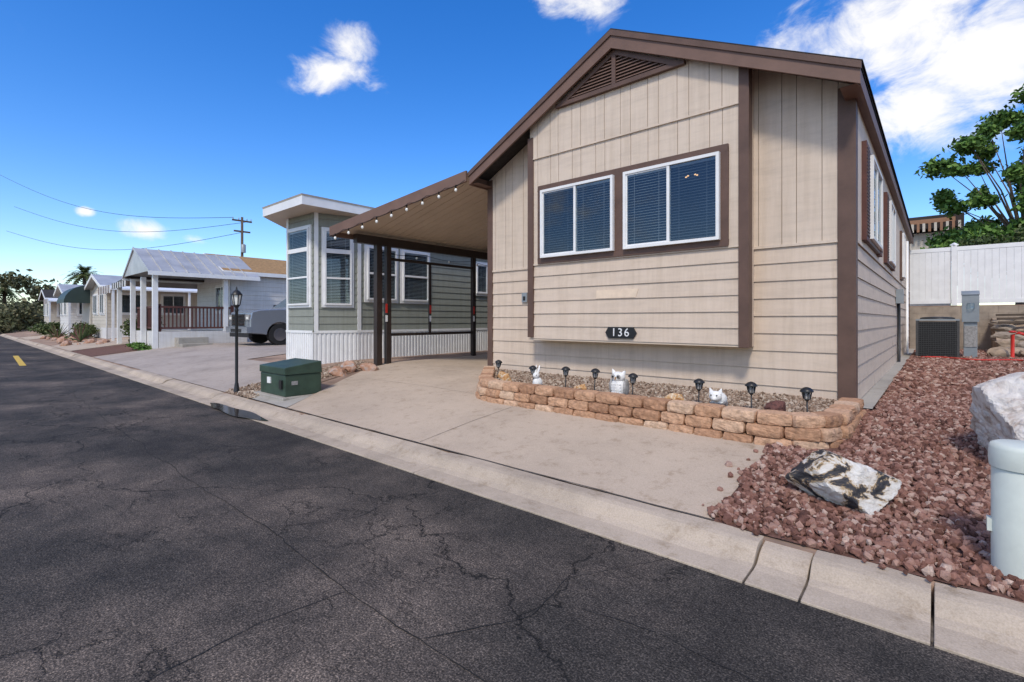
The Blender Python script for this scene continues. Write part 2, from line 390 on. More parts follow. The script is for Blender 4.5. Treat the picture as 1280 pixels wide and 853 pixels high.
# rolled curb & gutter segments
mb=MB()
prof=[(2.76,-.03),(2.76,.012),(2.93,.018),(2.98,.045),(3.02,.085),(3.05,.108),(3.09,.118),(3.2,.118),(3.2,-.03)]
low=[(2.76,-.03),(2.76,.012),(2.93,.014),(2.99,.035),(3.03,.06),(3.06,.078),(3.10,.092),(3.2,.108),(3.2,-.03)]
xs=[40.0]
for q in (6,3,1.4,-.02,-.52,-.78,-3.6,-6.6): xs.append(q)
x=-6.6
while x>-140: x-=3.0; xs.append(x)
for i,(b_,a) in enumerate(zip(xs,xs[1:])):
    jit=random.uniform(-.005,.005)
    P=prof if (b_>-.8 or i%4==2) and not(-.6<b_<-.4) else low
    n_=max(1,int((b_-a)/.22)) if b_>-14 and b_<7 else 1
    ring=[]
    for k in range(n_+1):
        X=(a+.006)+(b_-a-.012)*k/n_; rr=[]
        for (y,z) in P:
            w=noise.noise(Vector((X*2.1,y*9,z*9)))*.007 if n_>1 else 0
            w2=noise.noise(Vector((X*5.1,y*19,4)))*.005 if n_>1 else 0
            edge=-.010 if (k in(0,n_) and z>.03) else 0
            rr.append((X,y+w+w2+jit*.5 if y<3.15 and z>-.01 else y,z+(jit+w+edge if z>0.03 else 0)))
        ring.append(rr)
    m_=len(P); vs=[p for r in ring for p in r]; fs=[tuple(range(m_)),tuple(range(n_*m_+m_-1,n_*m_-1,-1))]
    for k in range(n_):
        for j in range(m_): j2=(j+1)%m_; fs.append((k*m_+j,(k+1)*m_+j,(k+1)*m_+j2,k*m_+j2))
    mb.raw(vs,fs,'curb')
mb.box(-140,40,2.80,3.19,-.05,.005,'joint')
cb=mb.build("curb",bevel=.004)
sheet("driveway",[(3.205,-7.15,-1.1),(5.6,-8.9,-1.1),(6.3,-9.25,-1.1),(6.301,-9.25,-6.0),(18,-9.25,-6.0)],.010,'drive')
mb=MB()
X=-9.0; prev=None
while X<-1.0:
    y=3.204+.012*noise.noise(Vector((X*1.7,0,0)))+.006*noise.noise(Vector((X*7,0,0))); w=.006+.005*noise.noise(Vector((X*4,5,0)))
    cur=(X,y,max(.002,w))
    if prev: mb.poly([(prev[0],prev[1]-prev[2],.121),(cur[0],cur[1]-cur[2],.121),(cur[0],cur[1]+cur[2],.121),(prev[0],prev[1]+prev[2],.121)],'joint')
    prev=cur; X+=.12
mb.build("curb_joint")
mb=MB()
for pts in ([(-4.1,3.23),(-4.12,4.0),(-4.08,4.7)],[(-7.9,5.0),(-6.1,5.05),(-5.1,5.0)]):
    for (x0,y0),(x1,y1) in zip(pts,pts[1:]):
        d=Vector((x1-x0,y1-y0)).normalized(); n=Vector((-d.y,d.x))*.003
        mb.poly([(x0+n.x,y0+n.y,gz(y0)+.0135),(x0-n.x,y0-n.y,gz(y0)+.0135),(x1-n.x,y1-n.y,gz(y1)+.0135),(x1+n.x,y1+n.y,gz(y1)+.0135)],'joint')
mb.build("driveway_joints")
sheet("walkway",[(3.205,-8.6,-7.17),(3.75,-8.3,-7.55)],.011,'conc3')
sheet("neighbour_driveway",[(3.205,-22.0,-9.6),(5.2,-22.0,-10.3),(5.201,-22,-14),(17,-21.9,-14)],.010,'conc2')
sheet("far_driveway",[(3.205,-33,-27),(12,-33,-28)],.010,'drive')
sheet("far_driveway",[(3.205,-50,-44),(12,-50,-45)],.010,'drive')
sheet("gravel_bed",[(3.205,-1.1,9),(19.8,-1.1,9)],.006,'redbed')
sheet("side_path",[(6.35,-.72,-.52),(19.5,-.72,-.52)],.03,'conc3')
sheet("tan_gravel_patch",[(3.21,-9.6,-8.0),(6.3,-10.3,-9.3)],.005,'tanbed')
mb=MB()
pts=[(-8.0+1.05*math.cos(a)*(1+.15*math.sin(3*a)),2.80+.13*math.sin(a)*(1+.2*math.cos(5*a)),.022) for a in [i*2*math.pi/28 for i in range(28)]]
mb.poly(pts,'puddle'); mb.build("gutter_puddle")
mb=MB(); mb.poly([(-27,1.55,.005),(-21,1.35,.005),(-21,1.5,.005),(-27,1.7,.005)],'yellow'); mb.build("yellow_road_marking")

# ------------------------------------------------------------ gravel scatter
bm=bmesh.new(); bmesh.ops.create_icosphere(bm,subdivisions=1,radius=1); ICO=np.array([v.co[:] for v in bm.verts]); ICF=np.array([[v.index for v in f.verts] for f in bm.faces]); bm.free()
def scatter(name,P,r0,r1,mt,parent=None):
    n=len(P); s=(r0+(r1-r0)*rng.random(n)**1.6)[:,None,None]*(.65+.6*rng.random((n,1,3)))
    V=ICO[None]*(1+.28*rng.normal(size=(n,12,1)).clip(-1,1)); V=V*s
    a=rng.random((n,3))*6.28; ca,sa=np.cos(a),np.sin(a)
    Rz=np.zeros((n,3,3)); Rz[:,0,0]=ca[:,0];Rz[:,0,1]=-sa[:,0];Rz[:,1,0]=sa[:,0];Rz[:,1,1]=ca[:,0];Rz[:,2,2]=1
    Rx=np.zeros((n,3,3)); Rx[:,1,1]=ca[:,1];Rx[:,1,2]=-sa[:,1];Rx[:,2,1]=sa[:,1];Rx[:,2,2]=ca[:,1];Rx[:,0,0]=1
    V=np.einsum('nij,nkj->nki',Rz@Rx,V)+P[:,None,:]
    F=(ICF[None]+12*np.arange(n)[:,None,None]).reshape(-1,3)
    return np_mesh(name,V.reshape(-1,3),F,mt,parent)
by=[b_[0] for b_ in YB]; bz=[b_[1] for b_ in YB]
def gpts(n,x0,x1,y0,y1,keep=None,dz=.015):
    x=x0+(x1-x0)*rng.random(n); y=y0+(y1-y0)*rng.random(n)
    if keep is not None: k=keep(x,y); x=x[k];y=y[k]
    z=np.interp(y,by,bz)+dz+.012*rng.random(len(x)); return np.stack([x,y,z],1)
keep=lambda x,y: ~((x<-.50)&(y>6.3)) & ~((x<-.62)&(y>4.72)) & ~((y<3.22))& (x>-1.1+.03*np.sin(y*9))
P1=gpts(24000,-1.13,1.6,3.2,8,keep); P2=gpts(15000,-.55,2.9,8,19.6,keep)
n=9; st=np.stack([-1.13-.14*rng.random(n)**2,3.3+1.4*rng.random(n),np.zeros(n)],1); st[:,2]=np.interp(st[:,1],by,bz)+.018
n=16; s2=np.stack([-1+2.0*rng.random(n),3.15+.05*rng.random(n),np.full(n,.128)],1)
scatter("red_lava_gravel",np.concatenate([P1,st,s2]),.011,.031,'gravel')
scatter("red_lava_gravel",P2,.025,.05,'gravel')
k2=lambda x,y:(x>-9.6-(y-3.2)*.2)&(x<-8.45-(y-3.2)*.26)
scatter("tan_gravel",gpts(5000,-10.4,-7.9,3.22,6.2,k2,.008),.015,.035,'pebble')

# ------------------------------------------------------------ main house
H=empty("tan_mobile_home")
CX=-3.42; HS=2.83; PK=5.42; SL=.502
def rt(x): return PK-SL*abs(x-CX)
FY=6.47; BY=6.17; XR=-.70; XLf=-6.18; ZB=.40; ZM=2.28; BK=19.6
mb=MB(); mb.prism_y([(XLf+.01,ZB-.1),(XR-.01,ZB-.1),(XR-.01,rt(XR)-.1),(CX,PK-.1),(XLf+.01,rt(XLf)-.1)],FY+.002,BK-.002,'groove')
mb.prism_y([(-4.97,1.1),(-1.74,1.1),(-1.74,rt(-1.74)-.1),(CX,PK-.1),(-4.97,rt(-4.97)-.1)],BY+.002,FY,'groove')
mb.build("wall_core",H)
mb=MB(); lap(mb,XR-XLf,ZB,ZM,.2,'tan'); mb.build("front_lap_siding",H,wallM((XLf,FY),(XR,FY)))
mb=MB(); vboards(mb,-6.18,-4.9,ZM,lambda x:rt(x)-.09,'tan2',.203); vboards(mb,-1.8,-.70,ZM,lambda x:rt(x)-.09,'tan2',.203)
mb.box(-6.18,-.70,-.03,-.021,ZM-.02,ZM+.012,'tan2'); mb.build("front_panel_siding",H,Matrix.Translation((0,FY,0)))
mb=MB(); lap(mb,-1.74+4.97,1.10,ZM+.01,.2,'tan',seams=False); mb.build("bay_lap_siding",H,wallM((-4.97,BY),(-1.74,BY)))
mb=MB(); vboards(mb,-4.97,-1.74,ZM+.01,lambda x:3.98,'tan2',.203)
vboards(mb,-4.97,-1.74,3.985,lambda x:rt(x)-.09,'tan2',.203,CX,.034); mb.box(-4.97,-1.74,-.042,-.002,3.965,3.984,'tan2')
mb.box(-4.97,-1.74,-.030,-.0225,ZM-.012,ZM+.02,'tan2'); mb.build("bay_panel_siding",H,Matrix.Translation((0,BY,0)))
mb=MB(); mb.box(-1.74,-1.70,BY,FY-.02,1.1,rt(-1.74)-.05,'tan'); mb.box(-5.0,-1.70,BY-.01,FY-.02,1.075,1.1,'soffit'); mb.build("bay_side",H)
mb=MB()
e6=(ZM+.01-1.10)/6; z3=1.10+3*e6
mb.hexa([(-3.74,BY-.0255,z3+.012),(-3.12,BY-.0255,z3+.012),(-3.12,BY,z3+.012),(-3.74,BY,z3+.012),(-3.74,BY-.0185,z3+.13),(-3.08,BY-.0185,z3+.13),(-3.08,BY,z3+.13),(-3.74,BY,z3+.13)],'patch'); mb.build("siding_patch",H)
mb=MB()
mb.box(XR-.14,XR+.03,FY-.035,FY+.0,ZB-.05,rt(XR)-.1,'brown'); mb.box(XR+.0,XR+.03,FY,FY+.12,ZB-.05,rt(XR)-.1,'brown')
mb.box(XLf-.03,XLf+.09,FY-.035,FY+.1,ZB-.02,rt(XLf)-.1,'brown')
mb.box(-1.785,-1.695,BY-.045,BY,1.07,rt(-1.80)-.12,'brown'); mb.box(-1.7,-1.670,BY-.045,BY+.10,1.07,rt(-1.7)-.12,'brown')
mb.box(-5.01,-4.90,BY-.045,BY+.0,1.12,rt(-4.9)-.35,'brown')
mb.build("corner_trim",H,bevel=.004)
sw=wallM((XR,FY+.12),(XR,BK))
mb=MB(); lap(mb,BK-FY-.12,ZB+.08,ZM,.2,'tan'); mb.build("side_lap_siding",H,sw)
mb=MB(); vboards(mb,0,BK-FY-.12,ZM,lambda x:3.9,'tan2',.203); mb.box(0,BK-FY-.12,-.03,-.021,ZM-.02,ZM+.012,'tan2'); mb.build("side_panel_siding",H,sw)
mb=MB(); mb.box(XLf-.01,XLf+.01,FY+.1,BK,ZB,3.85,'tan'); mb.box(XLf,XR,BK,BK+.02,ZB,3.9,'tan'); mb.box(XR-.02,XR+.03,BK-.1,BK+.03,ZB,3.9,'brown'); mb.build("rear_walls",H)
mb=MB(); y0,y1=6.02,BK+.3
for sgn in (-1,1):
    xe=CX+sgn*HS; ze=PK-SL*HS
    pts=[(CX,PK),(xe,ze),(xe,ze-.07),(CX,PK-.07)]
    mb.prism_y(pts,y0+.02,y1,'shingle')
    mb.prism_y([(CX,PK+.022),(xe+sgn*.02,ze+.012),(xe+sgn*.02,ze+.002),(CX,PK+.002)],y0-.02,y1+.02,'shingle')
    mb.prism_y([(CX,PK-.002),(xe,ze-.002),(xe,ze-.22),(CX,PK-.25)],y0-.015,y0+.02,'brown2')
    mb.prism_y([(CX,PK-.003),(xe+sgn*.01,ze-.003),(xe+sgn*.01,ze-.075),(CX,PK-.08)],y0-.035,y0-.015,'brown')
    mb.box(min(xe,xe-sgn*.03),max(xe,xe-sgn*.03),y0+.021,y1,ze-.22,ze-.02,'brown2')
    mb.poly([(xe,y0+.02,ze-.2),(xe,y1,ze-.2),(xe-sgn*.18,y1,ze-.2),(xe-sgn*.18,y0+.02,ze-.2)],'brown2')
mb.build("roof",H)
mb=MB(); vy=BY-.034
mb.prism_y([(-4.36,4.69),(-2.48,4.69),(CX,5.17)],vy-.012,vy,'gdark')
z=4.72
while z<5.08:
    hw=(5.14-z)/.5
    mb.hexa([(CX-hw,vy-.05,z),(CX+hw,vy-.05,z),(CX+hw,vy-.012,z+.03),(CX-hw,vy-.012,z+.03),(CX-hw+.02,vy-.05,z+.012),(CX+hw-.02,vy-.05,z+.012),(CX+hw-.02,vy-.012,z+.042),(CX-hw+.02,vy-.012,z+.042)],'brown2'); z+=.045
mb.box(-4.42,-2.42,vy-.06,vy,4.64,4.70,'brown')
for s_ in(-1,1):
    mb.prism_y([(CX+s_*1.0,4.66),(CX+s_*.86,4.66),(CX,5.11),(CX,5.18)],vy-.062,vy,'brown')
mb.box(CX-.03,CX+.03,vy-.061,vy,4.7,5.12,'brown')
mb.build("gable_vent",H)
A=(-4.97,BY-.02); B=(-1.74,BY-.02)
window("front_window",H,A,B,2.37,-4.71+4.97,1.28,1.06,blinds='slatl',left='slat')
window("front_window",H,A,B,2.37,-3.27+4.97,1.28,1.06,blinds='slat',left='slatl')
mb=MB()
def fr(x0,x1,z0,z1): mb.box(x0,x1,BY-.05,BY-.02,z0,z1,'brown')
fr(-4.80,-1.90,3.43,3.52); fr(-4.80,-1.90,2.285,2.37); fr(-4.80,-4.71,2.37,3.43); fr(-1.99,-1.90,2.37,3.43); fr(-3.43,-3.27,2.37,3.43)
mb.build("window_trim",H,bevel=.003)
mb=MB()
for dx,dz in ((-.07,0),(-.045,.012),(.045,.012),(.07,0)): mb.ell((-2.33+dx,BY-.0765,3.20+dz),(.014,.003,.009),'warm',seg=12,rings=8)
mb.build("chandelier_glow",H)
SA=(XR+.02,FY+.12); SB=(XR+.02,BK)
for k,(ya,w) in enumerate(((7.45,1.3),(10.5,1.1),(14.6,.6))):
    x=ya-(FY+.12); window("side_window",H,SA,SB,2.4,x,w,1.03,'brown',.05,blinds='slatl')
    mb=MB()
    for sx in ([x-.42,x+w+.07] if k<2 else []):
        mb.box(sx,sx+.35,-.05,0,2.34,3.5,'redbrown')
        for j in range(26): mb.box(sx+.04,sx+.31,-.058,-.05,2.40+j*.041,2.425+j*.041,'brown')
    if mb.v: mb.build("shutter",H,wallM(SA,SB))
mb=MB()
px=[(-.22,-.03),(-.19,-.08),(.19,-.08),(.22,-.03),(.24,0),(.22,.03),(.19,.08),(-.19,.08),(-.22,.03),(-.24,0)]
mb.prism_y([(-3.34+a,1.22+b_) for a,b_ in px],BY-.045,BY-.022,'black'); mb.build("number_plate",H)
t=bpy.data.curves.new("house_number","FONT"); t.body="136"; t.size=.16; t.align_x='CENTER'; t.align_y='CENTER'; t.extrude=.004; t.space_character=1.25
to=bpy.data.objects.new("house_number",t); COL.objects.link(to); to.location=(-3.34,BY-.05,1.22); to.rotation_euler=(math.pi/2,0,0); to.data.materials.append(M['white']); to.parent=H
mb=MB(); mb.box(-5.38,-5.27,FY-.05,FY-.015,1.70,1.86,'grayutil'); mb.box(-5.35,-5.30,FY-.056,FY-.05,1.73,1.80,'black'); mb.build("wall_outlet",H)
mb=MB(); mb.tube([(XR+.06,13.4,.5),(XR+.06,13.4,1.6),(XR+.05,13.4,1.95)],.03,'black'); mb.box(XR+.02,XR+.14,13.2,13.5,1.75,2.05,'grayutil'); mb.tube([(XR+.07,16.8,.5),(XR+.07,16.8,3.5)],.03,'white'); mb.build("conduit",H)

# ------------------------------------------------------------ carport
C=empty("carport"); mb=MB()
a=(-6.27,6.0,3.93); b_=(-9.4,5.15,3.22); c=(-9.4,15.5,3.22); d=(-6.27,15.5,3.93)
def up(p,h): return (p[0],p[1],p[2]+h)
mb.hexa([b_,a,d,c,up(b_,.05),up(a,.05),up(d,.05),up(c,.05)],'soffit')
mb.hexa([up(b_,.055),up(a,.055),up(d,.055),up(c,.055),up(b_,.07),up(a,.07),up(d,.07),up(c,.07)],'metalroof')
y=5.95
while y<15.4:
    mb.hexa([(-9.38,y,3.213),(-6.3,y,3.912),(-6.3,y+.012,3.912),(-9.38,y+.012,3.213),(-9.38,y,3.225),(-6.3,y,3.925),(-6.3,y+.012,3.925),(-9.38,y+.012,3.225)],'soffit'); y+=.2
mb.build("roof_panels",C)
mb=MB()
mb.hexa([(b_[0]-.03,b_[1]-.05,3.12),(a[0]+.0,a[1]-.05,3.84),(a[0],a[1]-.01,3.84),(b_[0]-.03,b_[1]-.01,3.12),(b_[0]-.03,b_[1]-.05,3.31),(a[0]+.0,a[1]-.05,4.03),(a[0],a[1]-.01,4.03),(b_[0]-.03,b_[1]-.01,3.31)],'brown2')
mb.box(-9.46,-9.40,5.12,15.5,3.12,3.31,'brown2')
mb.box(-9.27,-9.13,5.55,15.4,3.02,3.2,'dkbrown')
for (px_,py_,w) in ((-9.12,6.05,.065),(-9.12,6.30,.055),(-9.2,9.0,.05),(-9.2,12,.05),(-9.2,15,.05)):
    mb.box(px_-w,px_+w,py_-w,py_+w,gz(py_),3.02,'dkbrown')
for (z0,z1) in ((2.72,2.78),(1.04,1.10)): mb.box(-9.225,-9.175,6.36,8.95,z0,z1,'dkbrown')
mb.box(-9.225,-9.175,7.52,7.57,1.10,2.72,'dkbrown')
for yy,xx in ((6.20,-9.06),(7.515,-9.172),(8.945,-9.148)): mb.box(xx,xx+.008,yy,yy+.05,1.55,1.75,'red'); mb.box(xx,xx+.009,yy,yy+.05,1.36,1.5,'white')
mb.build("frame",C)
mb=MB(); A_=Vector((a[0],a[1]-.08,3.83)); B_=Vector((b_[0],b_[1]-.08,3.11)); pts=[]
for i in range(41):
    t=i/40; p=A_.lerp(B_,t); pts.append((p.x,p.y,p.z+.02-.04*abs(math.sin(t*math.pi*8))))
mb.tube(pts,.006,'black',5)
for i in range(9):
    p=A_.lerp(B_,(i+.5)/9); mb.tube([(p.x,p.y,p.z),(p.x,p.y,p.z-.06)],.014,'black',6); mb.ell((p.x,p.y,p.z-.09),(.026,.026,.034),'bulb',seg=10,rings=8)
pts=[(-9.2,5.9+i*.25,2.93-.07*abs(math.sin(i*.52))) for i in range(30)]; mb.tube(pts,.006,'black',5)
for i in range(1,30,4): mb.ell((-9.2,5.9+i*.25,2.84),(.025,.025,.03),'bulb',seg=8,rings=6)
mb.build("string_lights",C)

# ------------------------------------------------------------ planter wall
bm=bmesh.new(); bmesh.ops.create_cube(bm,size=1); bmesh.ops.subdivide_edges(bm,edges=bm.edges[:],cuts=5,use_grid_fill=True)
BV=np.array([v.co[:] for v in bm.verts]); BF=[[v.index for v in f.verts] for f in bm.faces]; bm.free()
path=[(-6.25,6.4),(-5.75,5.85),(-5.05,5.05),(-4.8,4.84),(-4.5,4.76),(-1.15,4.74),(-.86,4.8),(-.68,4.95),(-.60,5.2),(-.58,6.3)]
seg=[]; tot=0
for p,q in zip(path,path[1:]): l=wl(p,q); seg.append((tot,l,p,q)); tot+=l
def at(s):
    for t0,l,p,q in seg:
        if s<=t0+l+1e-6:
            t=(s-t0)/l; return (p[0]+(q[0]-p[0])*t,p[1]+(q[1]-p[1])*t,math.atan2(q[1]-p[1],q[0]-p[0]))
    t0,l,p,q=seg[-1]; return (q[0],q[1],math.atan2(q[1]-p[1],q[0]-p[0]))
vs=[];fs=[]
for course in range(3):
    s=.0 if course%2 else .14
    while s<tot-.1:
        w=random.uniform(.25,.31); x,y,an=at(s+w/2)
        out=.022*(2-course); z0=.255+course*.108
        hh=.105; D=.2
        off=Vector((random.random()*50,random.random()*50,course*7))
        tz_=random.uniform(-.02,.02)
        ca,sa=math.cos(an+tz_),math.sin(an+tz_)
        k=len(vs); jo=random.uniform(-.008,.008)
        for v in BV:
            q=Vector(v); ln=q.length
            f=1-.12*(max(0,ln-.58)/.28)
            lx=q.x*w*.985*f; ly=q.y*D*f; lz=q.z*hh*(1-.09*max(0,ln-.58)/.28)
            nv=noise.noise_vector(Vector((lx,ly,lz))*16+off); n2=noise.noise_vector(Vector((lx,ly,lz))*45+off)
            lx+=nv.x*.006; ly+=(nv.y*.016+n2.y*.006)*(1 if ly<0 else .4); lz+=nv.z*.004
            ly-=out-.1+jo
            vs.append((x+lx*ca-ly*sa,y+lx*sa+ly*ca,z0+hh/2+lz))
        fs+=[[k+i for i in f] for f in BF]; s+=w+.003
PW=empty("planter_retaining_wall")
np_mesh("blocks",np.array(vs),np.array(fs),'stone',PW,False)
mb=MB(); mb.poly([(-6.1,6.46,.50),(-5.6,5.95,.50),(-4.95,5.15,.50),(-4.6,4.9,.50),(-1.1,4.88,.50),(-.78,5.05,.50),(-.70,5.3,.50),(-.70,6.46,.50)],'tanbed'); mb.build("bed_soil",PW)
n=9000; x=-5.9+5.15*rng.random(n); y=4.9+1.55*rng.random(n); k=(x+ (y-6.4)*-1.0> -6.0+0)&((x>-4.7)|(y>5.0+(-4.7-x)*1.1)); x=x[k];y=y[k]
scatter("bed_pebbles",np.stack([x,y,.505+.012*rng.random(len(x))],1),.010,.024,'pebble',PW)

for i,X in enumerate((-5.0,-4.05,-3.54,-3.12,-2.62,-1.87,-1.36,-.89)):
    Y=5.08 if X>-4.8 else 5.4; mb=MB(); c=(0,0,0); hgt=.30+random.uniform(-.01,.015)
    mb.lathe(c,[(.007,0),(.007,hgt-.1)],'black',8)
    mb.lathe(c,[(.012,hgt-.115),(.022,hgt-.10),(.024,hgt-.095)],'black',14)
    mb.lathe(c,[(.020,hgt-.095),(.026,hgt-.03)],'statuegr',14)
    for j in range(6):
        a_=j*math.pi/3; mb.tube([(.026*math.cos(a_),.026*math.sin(a_),hgt-.096),(.039*math.cos(a_),.039*math.sin(a_),hgt-.03)],.0055,'black',4)
    mb.lathe(c,[(.056,hgt-.032),(.056,hgt-.024),(.046,hgt-.008),(.03,hgt+.004),(.012,hgt+.012)],'black',18)
    mb.build("solar_path_light",None,Matrix.Translation((X,Y,.49))@Matrix.Rotation(random.uniform(-.06,.06),4,'Y')@Matrix.Rotation(random.uniform(-.05,.05),4,'X'))
def rock(name,c,size,seed,mt,planes=16,parent=None,sub=5,rotz=0):
    r_=random.Random(seed); PL=[]
    for i in range(planes):
        n_=Vector((r_.gauss(0,1),r_.gauss(0,1),r_.gauss(0,1))).normalized(); PL.append((n_,r_.uniform(.62,1.0)))
    bm=bmesh.new(); bmesh.ops.create_icosphere(bm,subdivisions=sub,radius=1)
    for v in bm.verts:
        d=v.co.normalized(); r=1.2
        for n_,h in PL:
            q=n_.dot(d)
            if q>.05: r=min(r,h/q)
        r+=.06*noise.noise(d*2.3+Vector((seed,0,0)))+.04*noise.noise(d*6+Vector((seed,3,0)))+.022*noise.noise(d*15+Vector((seed,3,0)))+.010*noise.noise(d*34+Vector((seed,3,0)))
        v.co=Vector((d.x*r*size[0],d.y*r*size[1],d.z*r*size[2]))
    bmesh.ops.rotate(bm,verts=bm.verts,cent=(0,0,0),matrix=Matrix.Rotation(rotz,3,'Z'))
    bmesh.ops.translate(bm,verts=bm.verts,vec=c)
    me=bpy.data.meshes.new(name); bm.to_mesh(me); bm.free(); me.materials.append(M[mt])
    o=bpy.data.objects.new(name,me); COL.objects.link(o)
    if parent:o.parent=parent
    return o
rock("black_white_rock",(-.47,3.86,.32),(.28,.20,.20),14,'rockbw',12,rotz=.25)
rock("large_boulder",(.68,5.15,.50),(.58,.62,.44),12,'rockgr',14,rotz=.4,sub=6)
rock("orange_rock",(-4.5,5.05,.57),(.08,.06,.11),5,'rockor',sub=4)
rock("orange_rock",(-3.30,5.05,.54),(.13,.08,.08),6,'rockor',sub=4)
rock("orange_rock",(-4.95,5.45,.55),(.10,.07,.09),8,'rockor',sub=4)
rock("orange_rock",(-2.11,5.05,.56),(.11,.07,.09),9,'rockor',sub=4)
rock("lava_rock_ball",(-1.14,5.05,.57),(.11,.10,.09),10,'rocklava',40,sub=4)
for i,(x,y,s) in enumerate(((-8.9,5.0,.22),(-9.1,5.35,.2),(-8.75,5.6,.2),(-9.35,5.5,.25))): rock("slate_rock",(x,y,gz(y)+.06),(s,s*.7,.13),20+i,'slate',12,sub=3)
# figurines
mb=MB(); c=(-2.80,5.1); z=.5
mb.ell((c[0],c[1],z+.115),(.095,.085,.125),'statue'); mb.ell((c[0],c[1]-.01,z+.235),(.082,.072,.065),'statue')
for s_ in(-1,1):
    mb.tube([(c[0]+s_*.05,c[1],z+.26),(c[0]+s_*.072,c[1],z+.30),(c[0]+s_*.082,c[1]-.005,z+.325)],[.03,.018,.003],'statue',8)
    mb.ell((c[0]+s_*.088,c[1]+.01,z+.12),(.03,.06,.10),'statuegr'); mb.ell((c[0]+s_*.034,c[1]-.073,z+.245),(.026,.012,.026),'statuegr'); mb.ell((c[0]+s_*.034,c[1]-.083,z+.245),(.013,.006,.013),'black')
    mb.ell((c[0]+s_*.035,c[1]-.06,z+.012),(.028,.04,.016),'statuegr')
mb.tube([(c[0],c[1]-.075,z+.235),(c[0],c[1]-.10,z+.21)],[.014,.002],'rockor',6)
for r_ in range(4):
    for q in range(5): mb.ell((c[0]-.05+q*.025,c[1]-.078+abs(q-2)*.006,z+.06+r_*.032),(.012,.008,.014),'statue',seg=8,rings=6)
mb.build("owl_statue")
mb=MB(); c=(-4.0,5.1)
mb.ell((c[0],c[1],z+.07),(.06,.075,.075),'statue'); mb.ell((c[0],c[1]-.03,z+.165),(.042,.05,.045),'statue')
for s_ in(-1,1): mb.tube([(c[0]+s_*.018,c[1]-.02,z+.195),(c[0]+s_*.026,c[1],z+.25),(c[0]+s_*.028,c[1]+.01,z+.30)],[.014,.017,.004],'statue',8); mb.ell((c[0]+s_*.035,c[1]-.06,z+.03),(.022,.03,.03),'statue'); mb.ell((c[0]+s_*.03,c[1]-.066,z+.175),(.006,.006,.007),'black')
mb.ell((c[0],c[1]+.075,z+.05),(.02,.02,.02),'statue'); mb.build("rabbit_statue")
mb=MB(); c=(-1.68,5.08)
mb.ell((c[0],c[1]+.05,z+.095),(.075,.10,.07),'statue'); mb.ell((c[0],c[1]-.055,z+.135),(.062,.052,.055),'statue'); mb.lathe((c[0],c[1]-.1,z+.12),[(.026,-.01),(.026,.01),(.02,.016)],'statue',12)
for s_ in(-1,1):
    mb.tube([(c[0]+s_*.04,c[1]-.05,z+.17),(c[0]+s_*.058,c[1]-.055,z+.215)],[.026,.004],'statue',8); mb.ell((c[0]+s_*.028,c[1]-.105,z+.15),(.007,.005,.008),'black')
    for yy in(-.03,.11): mb.tube([(c[0]+s_*.045,c[1]+yy,z+.07),(c[0]+s_*.045,c[1]+yy,z)],[.024,.02],'statue',10)
mb.build("pig_statue")

# ------------------------------------------------------------ utilities
T=empty("transformer_box"); mb=MB(); x0,x1,y0,y1=-8.68,-7.75,3.45,4.05; zb=gz(3.5)
mb.box(x0-.1,x1+.1,y0-.08,y1+.1,zb-.1,zb+.04,'conc3'); mb.build("pad",T,bevel=.01)
mb=MB(); mb.box(x0,x1,y0,y1,zb+.04,zb+.38,'utilgreen')
mb.hexa([(x0-.015,y0-.015,zb+.384),(x1+.015,y0-.015,zb+.384),(x1+.015,y1+.01,zb+.384),(x0-.015,y1+.01,zb+.384),(x0-.015,y0-.015,zb+.50),(x1+.015,y0-.015,zb+.50),(x1,y1,zb+.58),(x0,y1,zb+.58)],'utilgreen')
mb.build("cabinet",T,bevel=.012)
mb=MB(); mb.box(x0+.3,x0+.42,y0-.018,y0-.001,zb+.22,zb+.32,'white'); mb.box(x1-.16,x1-.08,y0-.03,y0-.001,zb+.16,zb+.3,'black'); mb.box(x1+.001,x1+.006,y0+.1,y0+.2,zb+.22,zb+.28,'statuegr'); mb.build("labels",T)
mb=MB(); c=(-9.32,3.3,gz(3.3))
mb.lathe(c,[(.06,0),(.06,.02),(.045,.05),(.032,.16),(.025,.18),(.025,1.42),(.032,1.44),(.032,1.47),(.022,1.49),(.05,1.53),(.055,1.55)],'black',16)
mb.lathe(c,[(.05,1.55),(.078,1.72)],'bulb',6,False)
for j in range(6):
    a_=j*math.pi/3; mb.tube([(c[0]+.052*math.cos(a_),c[1]+.052*math.sin(a_),c[2]+1.55),(c[0]+.08*math.cos(a_),c[1]+.08*math.sin(a_),c[2]+1.72)],.010,'black',5)
mb.lathe(c,[(.095,1.72),(.092,1.735),(.05,1.79),(.02,1.81),(.012,1.83),(.016,1.845),(.004,1.87)],'black',12)
mb.build("lamp_post")
mb=MB(); c=(.315,3.46,.11)
mb.lathe(c,[(.115,0),(.115,.555),(.112,.56)],'pvc',32); mb.lathe(c,[(.122,.561),(.126,.60),(.124,.655),(.118,.672),(.10,.68)],'pvc',32); mb.box(c[0]-.13,c[0]-.10,c[1]-.03,c[1]+.03,.34,.40,'pvc'); mb.lathe((c[0],c[1],.09),[(.128,0),(.128,.05),(.117,.055)],'pvc',32); mb.build("utility_pedestal")
AC=empty("air_conditioner"); mb=MB(); x0,x1,y0,y1=-.42,.38,15.6,16.4; zb=.50
mb.box(x0-.08,x1+.08,y0-.08,y1+.08,.42,zb,'conc3'); mb.box(x0+.03,x1-.03,y0+.03,y1-.03,zb,zb+.86,'black')
for p,q in((x0,y0),(x1-.05,y0),(x0,y1-.05),(x1-.05,y1-.05)): mb.box(p,p+.05,q,q+.05,zb,zb+.88,'fins')
